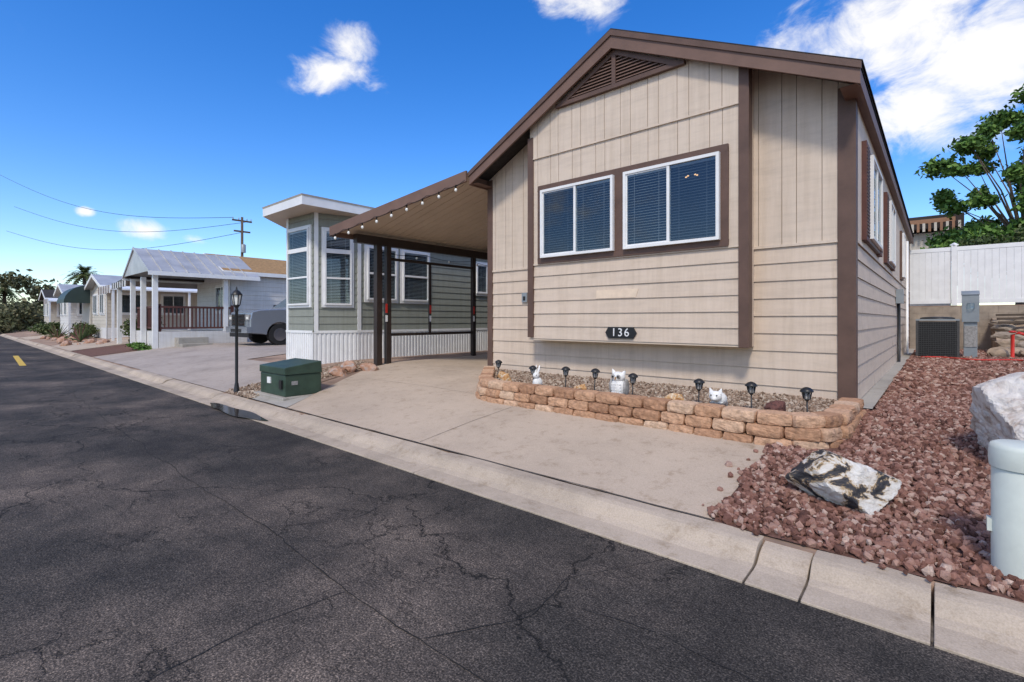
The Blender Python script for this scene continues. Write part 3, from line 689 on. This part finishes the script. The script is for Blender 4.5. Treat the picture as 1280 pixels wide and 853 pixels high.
for i in range(18): mb.box(x0+.05,x1-.05,y0+.005,y0+.02,zb+.04+i*.046,zb+.052+i*.046,'fins'); mb.box(x1-.02,x1-.005,y0+.05,y1-.05,zb+.04+i*.046,zb+.052+i*.046,'fins')
for i in range(16): mb.box(x0+.06+i*.044,x0+.068+i*.044,y0+.0,y0+.005,zb+.03,zb+.86,'fins')
mb.box(x0,x1,y0,y1,zb+.88,zb+.92,'grayutil'); mb.lathe(((x0+x1)/2,(y0+y1)/2,zb+.92),[(.33,0),(.33,.03),(.25,.05),(.05,.06)],'black',24); mb.build("case",AC)
mb=MB(); mb.box(.46,.70,16.0,16.12,.45,1.5,'grayutil'); mb.box(.43,.73,15.95,16.14,1.35,2.0,'grayutil'); mb.hexa([(.42,15.93,2.0),(.74,15.93,2.0),(.74,16.15,2.0),(.42,16.15,2.0),(.42,15.98,2.04),(.74,15.98,2.04),(.74,16.15,2.1),(.42,16.15,2.1)],'grayutil'); mb.lathe((.58,15.94,1.72),[(.07,-.06),(.07,.06),(.05,.08)],'glass',16); mb.box(.47,.69,15.985,16.0,.75,1.25,'statuegr'); mb.build("electric_meter_pedestal")
mb=MB(); mb.tube([(1.3,16.2,.52),(1.3,16.2,1.05),(1.4,16.2,1.1),(1.52,16.2,1.05)],.035,'red'); mb.ell((1.3,16.2,1.12),(.07,.07,.03),'red'); mb.build("red_standpipe")
mb=MB(); mb.tube([(-.3+i*.1,14.9+.25*math.sin(i*.5),.53) for i in range(24)],.018,'red',6); mb.build("red_hose")
mb=MB()
for r_ in range(7):
    x=-7.9+(.2 if r_%2 else 0)
    while x<9: mb.box(x+.004,min(x+.396,9.2),19.70,19.85,.40+r_*.2+.003,.40+(r_+1)*.2-.003,'block'); x+=.4
mb.box(-7.9,9,19.71,19.84,.4,1.8,'groove'); mb.build("block_retaining_wall")
FN=empty("white_vinyl_fence"); mb=MB(); x=-6.9
while x<12:
    mb.box(x,x+.13,20.0,20.13,1.84,3.66,'white'); mb.lathe((x+.065,20.065,3.66),[(.1,0),(.1,.03),(.01,.09)],'white',4,False)
    mb.box(x+.13,x+2.4,20.04,20.09,1.9,2.02,'white'); mb.box(x+.13,x+2.4,20.04,20.09,3.5,3.62,'white')
    for i in range(15): mb.box(x+.135+i*.151,x+.135+i*.151+.147,20.05,20.08,2.02,3.5,'white')
    x+=2.4
mb.build("panels",FN)
SW=empty("garden_retaining_steps")
for i in range(5):
    n_=0; xx=1.15
    while xx<3.4:
        w=random.uniform(.3,.55); rock("block",(xx+w/2,17.3+i*.45,.55+i*.19),(w*.62,.28,.15),200+i*20+n_,'block' if random.random()<.5 else 'stonestep',8,SW,3); xx+=w; n_+=1
mb=MB(); mb.prism_x([(17.3,.42),(19.69,.42),(19.69,1.45),(19.2,1.42),(17.4,.6)],1.15,8,'stonestep')
for k in range(3): mb.hexa([(1.2,18.3+k*.3,1.30+k*.10),(3.6,18.1+k*.3,1.34+k*.10),(3.6,18.25+k*.3,1.34+k*.10),(1.2,18.45+k*.3,1.30+k*.10),(1.2,18.3+k*.3,1.36+k*.10),(3.6,18.1+k*.3,1.40+k*.10),(3.6,18.25+k*.3,1.40+k*.10),(1.2,18.45+k*.3,1.36+k*.10)],'wood')
mb.build("bank",SW)
for i in range(8): rock("landscape_rock",(1.0+random.random()*1.4,16.5+random.random()*.6,.55+random.random()*.05),(.2,.18,.13),60+i,'stonestep',12,sub=3)
R_=empty("tan_shed"); mb=MB(); mb.box(-3,0.45,31,36,.4,5.6,'cream'); mb.build("walls",R_)
mb=MB(); mb.box(-3.3,.9,30.6,36.3,5.75,6.35,'dkbrown'); mb.box(-3.3,.6,30.57,30.6,6.0,6.2,'copper'); mb.box(.5,.7,30.7,30.9,3,5.75,'dkbrown')
for i in range(20): mb.box(-3.3+i*.21,-3.3+i*.21+.1,30.5,30.57,5.6,6.0,'cream' if i%2 else 'copper')
mb.build("roof",R_)

# ------------------------------------------------------------ trees
def tree(name,base,h,clumps,n,size,mt,r0=.16):
    E=empty(name); mb=MB(); b=Vector(base)
    mid=b+Vector((.1,.05,h*.4)); mb.tube([b,b+Vector((.03,0,h*.2)),mid],[r0,r0*.8,r0*.62],'bark',10)
    for c in clumps:
        p=Vector(c[:3]); m1=mid.lerp(p,.5)+Vector((random.uniform(-.2,.2),random.uniform(-.2,.2),.1)); mb.tube([mid-Vector((0,0,.1)),m1,p],[r0*.32,r0*.16,r0*.05],'bark',6)
    mb.build("trunk",E); foliage("leaves",clumps,n,size,mt,E); return E
cl=[]
for i in range(80):
    a_=random.random()*6.28; r=random.random()**.5; zz=random.uniform(-1,1)
    rr=math.sqrt(max(.12,1-zz*zz*.85)) if zz>0 else math.sqrt(max(.5,1-zz*zz*.4))
    cl.append((2.35+2.75*r*math.cos(a_)*rr,26+2.0*r*math.sin(a_),6.4+3.0*zz,random.uniform(.3,.66),random.uniform(.3,.66),random.uniform(.2,.45)))
tree("leafy_tree",(2.3,26,1.8),6,cl,34000,.10,'leaf')
cl=[(5.5+random.uniform(-2,2),29+random.uniform(-1,1),5+random.uniform(-2,2),.9,.9,.7) for i in range(22)]
tree("leafy_tree",(5.5,29,1.8),5,cl,12000,.12,'leaf')
foliage("hedge_plant",[(1.6+random.uniform(-.8,1.5),21.2,3.6+random.uniform(-.3,.4),.5,.4,.35) for i in range(8)],3000,.07,'leafdk')
def bush(name,c,r,n,s,mt):
    cl=[(c[0]+random.uniform(-.6,.6)*r[0],c[1]+random.uniform(-.6,.6)*r[1],c[2]+random.uniform(0,1)*r[2],r[0]*.5,r[1]*.5,r[2]*.4) for i in range(9)]; return foliage(name,cl,n,s,mt)
bush("green_shrub",(-26.6,5.6,.4),(.9,.6,.9),3000,.07,'leafdk')
bush("green_shrub",(-22.6,4.6,.3),(.8,.4,.2),1200,.05,'leaf')
bush("green_shrub",(-37,4.8,.3),(1.2,.8,.7),2000,.08,'leafdk')
bush("green_shrub",(-52,5,.3),(1.6,1.2,.7),2500,.1,'leafdk')
cl=[(-76+random.uniform(-9,9),3.8+random.uniform(-2.5,1.6),.6+random.random()*1.8,1.8,1.6,.8) for i in range(24)]
foliage("distant_trees",cl,13000,.18,'leafdist')
cl=[(-112+random.uniform(-12,12),6+random.uniform(-10,6),1.0+random.random()**2*6.5,2.6,2.6,1.5) for i in range(22)]
foliage("distant_trees",cl,10000,.35,'leafdist')
cl=[(-150+random.uniform(-15,15),random.uniform(-30,60),1+random.random()*3.5,6,6,2.4) for i in range(60)]
foliage("distant_trees",cl,16000,.6,'leafdist')
def palm(c,h,Lm=2.7):
    E=empty("palm_tree"); mb=MB(); mb.tube([c,(c[0]+.3,c[1],c[2]+h*.5),(c[0]+.2,c[1],c[2]+h)],[.3,.24,.2],'bark',8); mb.build("trunk",E)
    mb=MB(); t=Vector((c[0]+.2,c[1],c[2]+h))
    for i in range(60):
        a_=random.random()*6.28; e=random.uniform(-.5,1.3); Lf=Lm*random.uniform(.8,1.1); d=Vector((math.cos(a_)*math.cos(e),math.sin(a_)*math.cos(e),math.sin(e)))
        prev=t; side=d.cross(Vector((0,0,1))).normalized()
        for k in range(8):
            nx_=t+d*Lf*(k+1)/8+Vector((0,0,-1.3*((k+1)/8)**2)); w=.45*math.sin(math.pi*(k+1.5)/10)
            for s_ in(-1,1): mb.poly([prev,nx_,nx_+side*s_*w+Vector((0,0,-.12))+d*.2,],'leafdk')
            prev=nx_
    mb.build("fronds",E)
palm((-93,12.6,.4),7.6,2.6); palm((-112,21,.4),8.0,2.4); palm((-112,5.5,.4),6.0,2.2)

# ------------------------------------------------------------ green neighbour
G=empty("green_mobile_home"); fp=[(-13.6,9),(-13.3,6.4),(-12.1,5.45),(-10.87,5.5),(-10.6,6.45),(-10.6,16)]
for i,(p,q) in enumerate(zip(fp,fp[1:])):
    mb=MB(); l=wl(p,q); lap(mb,l,1.13,3.92,.17,'green',seams=False)
    mb.box(-.0,.09,-.035,-.0,1.13,3.9,'white' if i in(1,2,3,4) else 'green'); mb.build("lap_siding",G,wallM(p,q))
    mb=MB(); x=0
    while x<l-.01:
        mb.prism_y([(x,0.2),(min(x+.05,l),0.2),(min(x+.05,l),1.12),(x,1.12)],-.035,0,'white'); mb.box(min(x+.05,l),min(x+.1,l),-.018,0,.2,1.12,'white'); x+=.1
    mb.box(0,l,-.045,-.036,1.09,1.15,'white'); mb.build("skirting",G,wallM(p,q))
window("bay_window",G,fp[2],fp[3],1.75,.12,.98,1.8,'white',.06,'transom','slatw')
window("bay_window",G,fp[3],fp[4],1.75,.22,.62,1.75,'white',.06,'transom','slatw')
window("bay_window",G,fp[1],fp[2],1.75,.3,.9,1.8,'white',.06,'transom','slatw')
window("side_window",G,fp[4],fp[5],1.9,.25,.85,1.3,'white',.07,'hung','slatw'); window("side_window",G,fp[4],fp[5],1.9,1.3,.85,1.3,'white',.07,'hung','slatw')
window("side_window",G,fp[4],fp[5],2.2,4.0,.9,.9,'white',.07,'slider','slatw')
rf=[(-10.25,16.3),(-13.9,16.3),(-13.9,6.6),(-13.3,5.9),(-12.25,4.92),(-10.25,4.92)]
mb=MB(); n_=len(rf)
def ring(z,ins):
    cx=sum(p[0] for p in rf)/n_; return [(p[0]+(cx-p[0])*ins,p[1]+(10-p[1])*ins*.4,z) for p in rf]
r0,r1,r2,r3=ring(3.88,0),ring(4.06,0),ring(4.10,-.01),ring(4.45,.95)
mb.poly(r0,'soffit')
for A1,B1,mt in((r0,r1,'white'),(r1,r2,'cream'),(r2,r3,'metalroof')):
    for i in range(n_): j=(i+1)%n_; mb.poly([A1[i],A1[j],B1[j],B1[i]],mt)
mb.poly(r3,'metalroof'); mb.build("roof",G)
mb=MB(); mb.prism_y([(-13.5,.2),(-10.62,.2),(-10.62,3.9),(-13.5,3.9)],6.6,15.9,'groove'); mb.build("core",G)

# ------------------------------------------------------------ generic homes
def home(name,x0,x1,y0,y1,wall,roof,ez=3.3,rz=4.2,wins=((.6,1.2),),trim='white'):
    E=empty(name); z=gz(y0); pts=[(x0,y0),(x1,y0),(x1,y1)]
    for i,(p,q) in enumerate(zip(pts,pts[1:])):
        mb=MB(); l=wl(p,q); lap(mb,l,z+.6,ez,.2,wall,seams=False); mb.box(0,l,-.02,0,z-.1,z+.6,'white'); mb.box(l-.1,l,-.04,0,z,ez,trim); mb.build("siding",E,wallM(p,q))
        for (u,w) in wins:
            if u+w<l: window("window",E,p,q,1.75,u,w,1.1,trim,.08,'slider','slatw')
        if i==1:
            window("window",E,p,q,1.75,4.5,1.1,1.1,trim,.08,'slider','slatw')
    mb=MB(); cx=(x0+x1)/2
    mb.prism_y([(x0,ez),(x1,ez),(cx,rz-.1)],y0+.0,y1,wall)
    mb.box(x0,x1-.02,y0+.02,y1,z-.1,ez,'groove')
    for s_,xe in((-1,x0-.25),(1,x1+.25)):
        mb.prism_y([(cx,rz),(xe,ez-.02),(xe,ez-.14),(cx,rz-.12)],y0-.35,y1+.3,roof)
        mb.prism_y([(cx,rz+.01),(xe,ez-.01),(xe,ez-.17),(cx,rz-.15)],y0-.38,y0-.351,trim)
        mb.box(min(xe,xe+s_*.025),max(xe,xe+s_*.025),y0-.35,y1+.3,ez-.17,ez-.01,trim)
    mb.build("roof",E); return E
H2=home("white_mobile_home",-26.6,-22.4,7.7,17,'whiteside','shinglebr',3.45,4.35,((2.6,1.3),))
P2_=empty("covered_porch"); mb=MB(); x0,x1,y0,y1=-25.6,-22.0,4.9,8.6; cx=-24.0
for s_,xe in((-1,x0-.2),(1,x1+.3)):
    mb.prism_y([(cx,4.25),(xe,3.2),(xe,3.14),(cx,4.19)],y0-.2,y1,'metalroof')
    mb.box(min(xe,xe+s_*.03),max(xe,xe+s_*.03),y0-.2,y1,3.05,3.2,'white')
    for k in range(9):
        yy=y0-.2+k*.42; mb.prism_y([(cx,4.29),(xe,3.24),(xe,3.2),(cx,4.25)],yy,yy+.03,'metalroof')
mb.prism_y([(x0-.2,3.2),(x1+.3,3.2),(cx,4.2)],y0-.16,y0-.12,'metalroof')
mb.hexa([(-28.2,y0-.1,2.95),(x0,y0-.1,3.15),(x0,y1,3.15),(-28.2,y1,2.95),(-28.2,y0-.1,3.02),(x0,y0-.1,3.22),(x0,y1,3.22),(-28.2,y1,3.02)],'dkbrown')
for k in range(12): mb.box(-28.2+k*.22,-28.1+k*.22,y0-.14,y0-.1,2.80,3.05,'white' if k%2 else 'dkbrown')
mb.build("roof",P2_)
mb=MB()
for (x,y) in ((-22.1,5.0),(-25.5,5.0),(-28.0,5.0),(-22.1,7.4),(-23.8,5.0)): mb.box(x-.08,x+.08,y-.08,y+.08,gz(y)-.02,3.1,'white')
mb.build("posts",P2_)
mb=MB(); mb.box(-25.5,-22.0,5.1,8.2,.3,.95,'whiteside')
for (p,q) in (((-25.4,5.15),(-22.1,5.15)),((-22.1,5.15),(-22.1,7.7))):
    l=wl(p,q); m2=MB(); m2.box(0,l,-.04,.04,1.85,1.93,'redbrown'); m2.box(0,l,-.03,.03,1.05,1.12,'redbrown')
    k=0
    while k<l: m2.box(k,k+.045,-.02,.02,1.12,1.85,'redbrown'); k+=.13
    m2.box(l-.1,l,-.05,.05,.95,2.0,'redbrown'); m2.build("railing",P2_,wallM(p,q))
mb.box(-22.0,-21.0,5.6,6.6,.3,.5,'conc3'); mb.box(-22.0,-21.5,5.6,6.6,.5,.72,'conc3')
mb.build("deck",P2_)
home("cream_mobile_home",-38.5,-34.3,5.6,16,'cream','metalroof',3.3,4.0,((.5,1.2),(2.5,1.1)),'white')
home("white_mobile_home",-50,-46,5.4,16,'whiteside','metalroof',3.3,4.0,((.5,1.2),(2.3,1.2)),'white')
home("cream_mobile_home",-62,-58,5.6,16,'cream','shingle',3.3,4.1,((.5,1.2),(2.3,1.2)),'white')
home("white_mobile_home",-76,-72,8,16,'whiteside','shinglebr',3.3,4.1,((.5,1.2),(2.3,1.2)),'white')
for (xa,xb,ya,yb) in ((-34,-31,5.2,12),(-45.8,-43,5.0,12),(-57.8,-55,5.2,12)):
    E=empty("awning_carport"); mb=MB(); mb.hexa([(xa,ya,3.2),(xb,ya,2.9),(xb,yb,2.9),(xa,yb,3.2),(xa,ya,3.28),(xb,ya,2.98),(xb,yb,2.98),(xa,yb,3.28)],'white')
    for k in range(14):
        u0=xa+(xb-xa)*k/14; mb.box(u0,u0+.11,ya-.03,ya,2.75,3.15,'white' if k%2 else 'redbrown')
    for y in (ya+.1,(ya+yb)/2,yb-.1): mb.box(xb-.15,xb-.05,y-.05,y+.05,gz(y)-.02,2.92,'white')
    mb.build("roof",E)
mb=MB()
for i in range(8):
    t0=i/8*math.pi/2; t1=(i+1)/8*math.pi/2
    mb.poly([(-41.5,5.5-1.2*math.sin(t0),2.4+1.1*math.cos(t0)),(-38.6,5.5-1.2*math.sin(t0),2.4+1.1*math.cos(t0)),(-38.6,5.5-1.2*math.sin(t1),2.4+1.1*math.cos(t1)),(-41.5,5.5-1.2*math.sin(t1),2.4+1.1*math.cos(t1))],'dkgreen')
mb.poly([(-38.6,5.5,2.4)]+[(-38.6,5.5-1.2*math.sin(i/8*math.pi/2),2.4+1.1*math.cos(i/8*math.pi/2)) for i in range(9)],'dkgreen')
mb.box(-41.5,-38.6,5.5,5.6,.4,3.5,'cream'); mb.build("curved_awning")
for i in range(26):
    x=random.uniform(-45,-28.5); y=random.uniform(3.6,4.9); s=random.uniform(.1,.35); rock("landscape_rock",(x,y,gz(y)+.03),(s,s*.8,s*.6),100+i,'slate',10,sub=2)
sheet("red_planting_bed",[(3.21,-26.8,-22.4),(5,-26.8,-22.4)],.007,'redbed')
for (x,y) in ((-33.7,4.4),(-40,4.2)):
    mb=MB()
    for i in range(40):
        a_=random.random()*6.28; e=random.uniform(.3,1.4); Lg=random.uniform(.6,1.1); d=Vector((math.cos(a_)*math.cos(e),math.sin(a_)*math.cos(e),math.sin(e))); mb.tube([(x,y,.3),Vector((x,y,.3))+d*Lg],[.035,.004],'redbrown' if i%3==0 else 'leafdk',4)
    mb.build("yucca_plant")

# ------------------------------------------------------------ pickup
PT=empty("pickup_truck"); xa,xb=-20.5,-18.5; yf=7.0; zg=gz(8)+.02
def arch(yc,r): return [(yc-r*math.cos(t),r*math.sin(t)+.38) for t in [i*math.pi/10 for i in range(11)]]
prof=[(0,.45),(0,.95),(.06,1.22),(.35,1.30),(1.55,1.36),(5.8,1.36),(5.85,.55),(5.3,.5)]
under=[(p,q) for p,q in reversed(arch(4.75,.47))]+[(2.0,.42)]+[(p,q) for p,q in reversed(arch(1.05,.47))]+[(.4,.42)]
mb=MB(); mb.prism_x([(yf+p,zg+q) for p,q in prof+under],xa,xb,'truck')
cab=[(1.5,1.36),(2.2,1.93),(4.0,1.95),(4.35,1.36)]
vs=[]
for xx in(xa+.05,xb-.05):
    for (p,q) in cab: vs.append((xx+(0 if q<1.5 else (.16 if xx<-19.5 else -.16)),yf+p,zg+q))
mb.raw(vs,[(0,1,2,3),(7,6,5,4),(0,4,5,1),(1,5,6,2),(2,6,7,3)],'truck')
mb.build("body",PT,bevel=.03)
mb=MB()
mb.poly([(xa+.16,yf+1.60,zg+1.42),(xb-.16,yf+1.60,zg+1.42),(xb-.27,yf+2.14,zg+1.88),(xa+.27,yf+2.14,zg+1.88)],'void')
mb.poly([(xa+.16,yf+1.575,zg+1.43),(xb-.16,yf+1.575,zg+1.43),(xb-.27,yf+2.115,zg+1.89),(xa+.27,yf+2.115,zg+1.89)],'glass')
mb.poly([(xb-.03,yf+1.9,zg+1.44),(xb-.03,yf+4.1,zg+1.44),(xb-.17,yf+3.9,zg+1.86),(xb-.17,yf+2.3,zg+1.86)],'black')
mb.box(xa+.42,xb-.42,yf-.03,yf+.02,zg+.72,zg+1.14,'black')
for k in range(3): mb.box(xa+.40,xb-.40,yf-.05,yf-.03,zg+.76+k*.15,zg+.80+k*.15,'chrome')
mb.box(xa+.38,xa+.42,yf-.05,yf,zg+.7,zg+1.16,'chrome'); mb.box(xb-.42,xb-.38,yf-.05,yf,zg+.7,zg+1.16,'chrome')
for q in(xa+.04,xb-.36): mb.box(q,q+.32,yf-.03,yf+.06,zg+.92,zg+1.12,'statuegr'); mb.box(q+.06,q+.26,yf-.035,yf,zg+.96,zg+1.04,'bulb')
mb.box(xa-.01,xb+.01,yf-.12,yf+.05,zg+.46,zg+.68,'truck'); mb.box(xa+.5,xb-.5,yf-.13,yf-.11,zg+.48,zg+.6,'black'); mb.box(xa+.1,xb-.1,yf-.02,yf+.1,zg+.3,zg+.46,'black')
for s_ in(0,1): mb.box((xb if s_ else xa-.24),(xb+.24 if s_ else xa),yf+1.75,yf+1.85,zg+1.35,zg+1.55,'black')
for yc in(1.05,4.75):
    for xx in(xa+.14,xb-.14): mb.wheel((xx,yf+yc,zg+.39),.39,.27,'tire'); mb.wheel((xx+(.03 if xx>-19.5 else -.03),yf+yc,zg+.39),.24,.24,'chrome')
mb.build("details",PT)

# ------------------------------------------------------------ pole & wires
UP=empty("utility_pole"); mb=MB(); X,Y=-69,19.6+5.5; mb.tube([(X,Y,0),(X,Y,14.9)],[.22,.15],'wood',8); mb.box(X-.08,X+.08,Y-1.2,Y+1.2,14.3,14.5,'wood'); mb.box(X-.08,X+.08,Y-1.0,Y+1.0,12.9,13.1,'wood')
for yy in(-1.1,-.4,.6,1.1): mb.lathe((X,Y+yy,14.5),[(.06,0),(.06,.25),(.02,.3)],'grayutil',8)
mb.lathe((X+.4,Y,10.2),[(.3,0),(.3,1.0),(.2,1.1)],'grayutil',12); mb.build("pole",UP)
mb=MB()
for (dy,z0,z1) in ((-1.1,14.7,30),(1.1,14.5,24),(0,12.9,19)):
    pts=[]
    for i in range(21):
        t=i/20; pts.append((X-70*t,Y+dy-18*t,z0+(z1-z0)*t-3.0*math.sin(math.pi*t)))
    mb.tube(pts,.03,'black',4)
mb.build("wires",UP)

# ------------------------------------------------------------ world
W=bpy.data.worlds.new("World"); S.world=W; W.use_nodes=True; nt=W.node_tree; nt.nodes.clear()
out=N(nt,"ShaderNodeOutputWorld"); sky=N(nt,"ShaderNodeTexSky"); sky.sky_type='NISHITA'; sky.sun_disc=False
SD=Vector((.36,-.85,1.10)).normalized()
sky.sun_elevation=math.asin(SD.z); sky.sun_rotation=math.atan2(SD.x,SD.y)
sky.air_density=1.0; sky.dust_density=.5; sky.ozone_density=3.0
tint=N(nt,"ShaderNodeHueSaturation"); tint.inputs["Hue"].default_value=.512; tint.inputs["Saturation"].default_value=1.38; tint.inputs["Value"].default_value=1.5; L(nt,sky.outputs[0],tint.inputs["Color"])
bg=N(nt,"ShaderNodeBackground"); bg.inputs[1].default_value=.15; L(nt,tint.outputs[0],bg.inputs[0])
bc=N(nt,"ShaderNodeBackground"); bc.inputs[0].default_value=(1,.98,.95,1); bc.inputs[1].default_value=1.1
tc=N(nt,"ShaderNodeTexCoord"); gen=tc.outputs["Generated"]
def math_(op,a,b=None,c=None):
    n=N(nt,"ShaderNodeMath",operation=op)
    for i,x in enumerate((a,b,c)):
        if x is None: continue
        if isinstance(x,(int,float)): n.inputs[i].default_value=x
        else: L(nt,x,n.inputs[i])
    return n.outputs[0]
total=None
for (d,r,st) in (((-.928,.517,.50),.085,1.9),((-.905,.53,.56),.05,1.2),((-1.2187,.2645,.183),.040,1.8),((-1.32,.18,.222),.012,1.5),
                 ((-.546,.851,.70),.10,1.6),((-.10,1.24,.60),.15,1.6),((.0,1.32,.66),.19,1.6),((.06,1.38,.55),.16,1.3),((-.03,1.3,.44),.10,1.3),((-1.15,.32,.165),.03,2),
                 ((.3,-.75,.62),.75,1.0),((-.65,-.55,.62),.55,1.0),((.9,-.1,.55),.6,1.0),((.1,-.2,1.0),.45,1.0)):  # last row: unseen clouds behind the camera, added for neutral fill light
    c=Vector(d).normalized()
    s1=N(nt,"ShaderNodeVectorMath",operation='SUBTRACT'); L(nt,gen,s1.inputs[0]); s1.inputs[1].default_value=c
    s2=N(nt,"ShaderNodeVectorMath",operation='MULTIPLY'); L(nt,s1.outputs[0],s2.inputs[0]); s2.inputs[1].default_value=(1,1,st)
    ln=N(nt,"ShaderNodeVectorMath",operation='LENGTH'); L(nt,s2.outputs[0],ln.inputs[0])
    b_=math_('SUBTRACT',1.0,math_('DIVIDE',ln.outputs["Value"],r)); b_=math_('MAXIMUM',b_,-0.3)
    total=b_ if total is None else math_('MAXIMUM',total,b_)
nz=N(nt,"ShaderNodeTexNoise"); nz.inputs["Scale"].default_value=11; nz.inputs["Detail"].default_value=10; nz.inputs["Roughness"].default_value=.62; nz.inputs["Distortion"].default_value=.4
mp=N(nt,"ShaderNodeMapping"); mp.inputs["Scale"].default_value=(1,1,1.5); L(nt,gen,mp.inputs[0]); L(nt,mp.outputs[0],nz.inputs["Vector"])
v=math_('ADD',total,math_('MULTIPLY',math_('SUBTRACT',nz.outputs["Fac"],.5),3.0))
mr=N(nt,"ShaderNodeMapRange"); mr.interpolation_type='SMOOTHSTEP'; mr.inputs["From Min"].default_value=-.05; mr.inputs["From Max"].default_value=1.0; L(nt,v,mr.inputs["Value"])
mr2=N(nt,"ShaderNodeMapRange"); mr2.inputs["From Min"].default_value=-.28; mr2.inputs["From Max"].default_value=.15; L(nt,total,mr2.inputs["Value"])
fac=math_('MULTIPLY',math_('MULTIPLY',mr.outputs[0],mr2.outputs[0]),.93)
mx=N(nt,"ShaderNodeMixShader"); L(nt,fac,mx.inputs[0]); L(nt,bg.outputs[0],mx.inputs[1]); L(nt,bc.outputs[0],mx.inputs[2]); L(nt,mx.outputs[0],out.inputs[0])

sl=bpy.data.lights.new("sun",'SUN'); sl.energy=2.45; sl.angle=math.radians(8); sl.color=(1,.92,.82)
so=bpy.data.objects.new("sun",sl); COL.objects.link(so); so.rotation_euler=SD.to_track_quat('Z','Y').to_euler()

cam=bpy.data.cameras.new("camera"); cam.lens=17.18; cam.sensor_width=36; cam.shift_y=-.0207; cam.clip_end=5000; cam.clip_start=.05
co=bpy.data.objects.new("camera",cam); COL.objects.link(co); co.location=(0,0,1.4); co.rotation_euler=(math.pi/2,0,math.radians(41.1)); S.camera=co
S.view_settings.view_transform='Standard'; S.view_settings.look='None'; S.view_settings.exposure=0
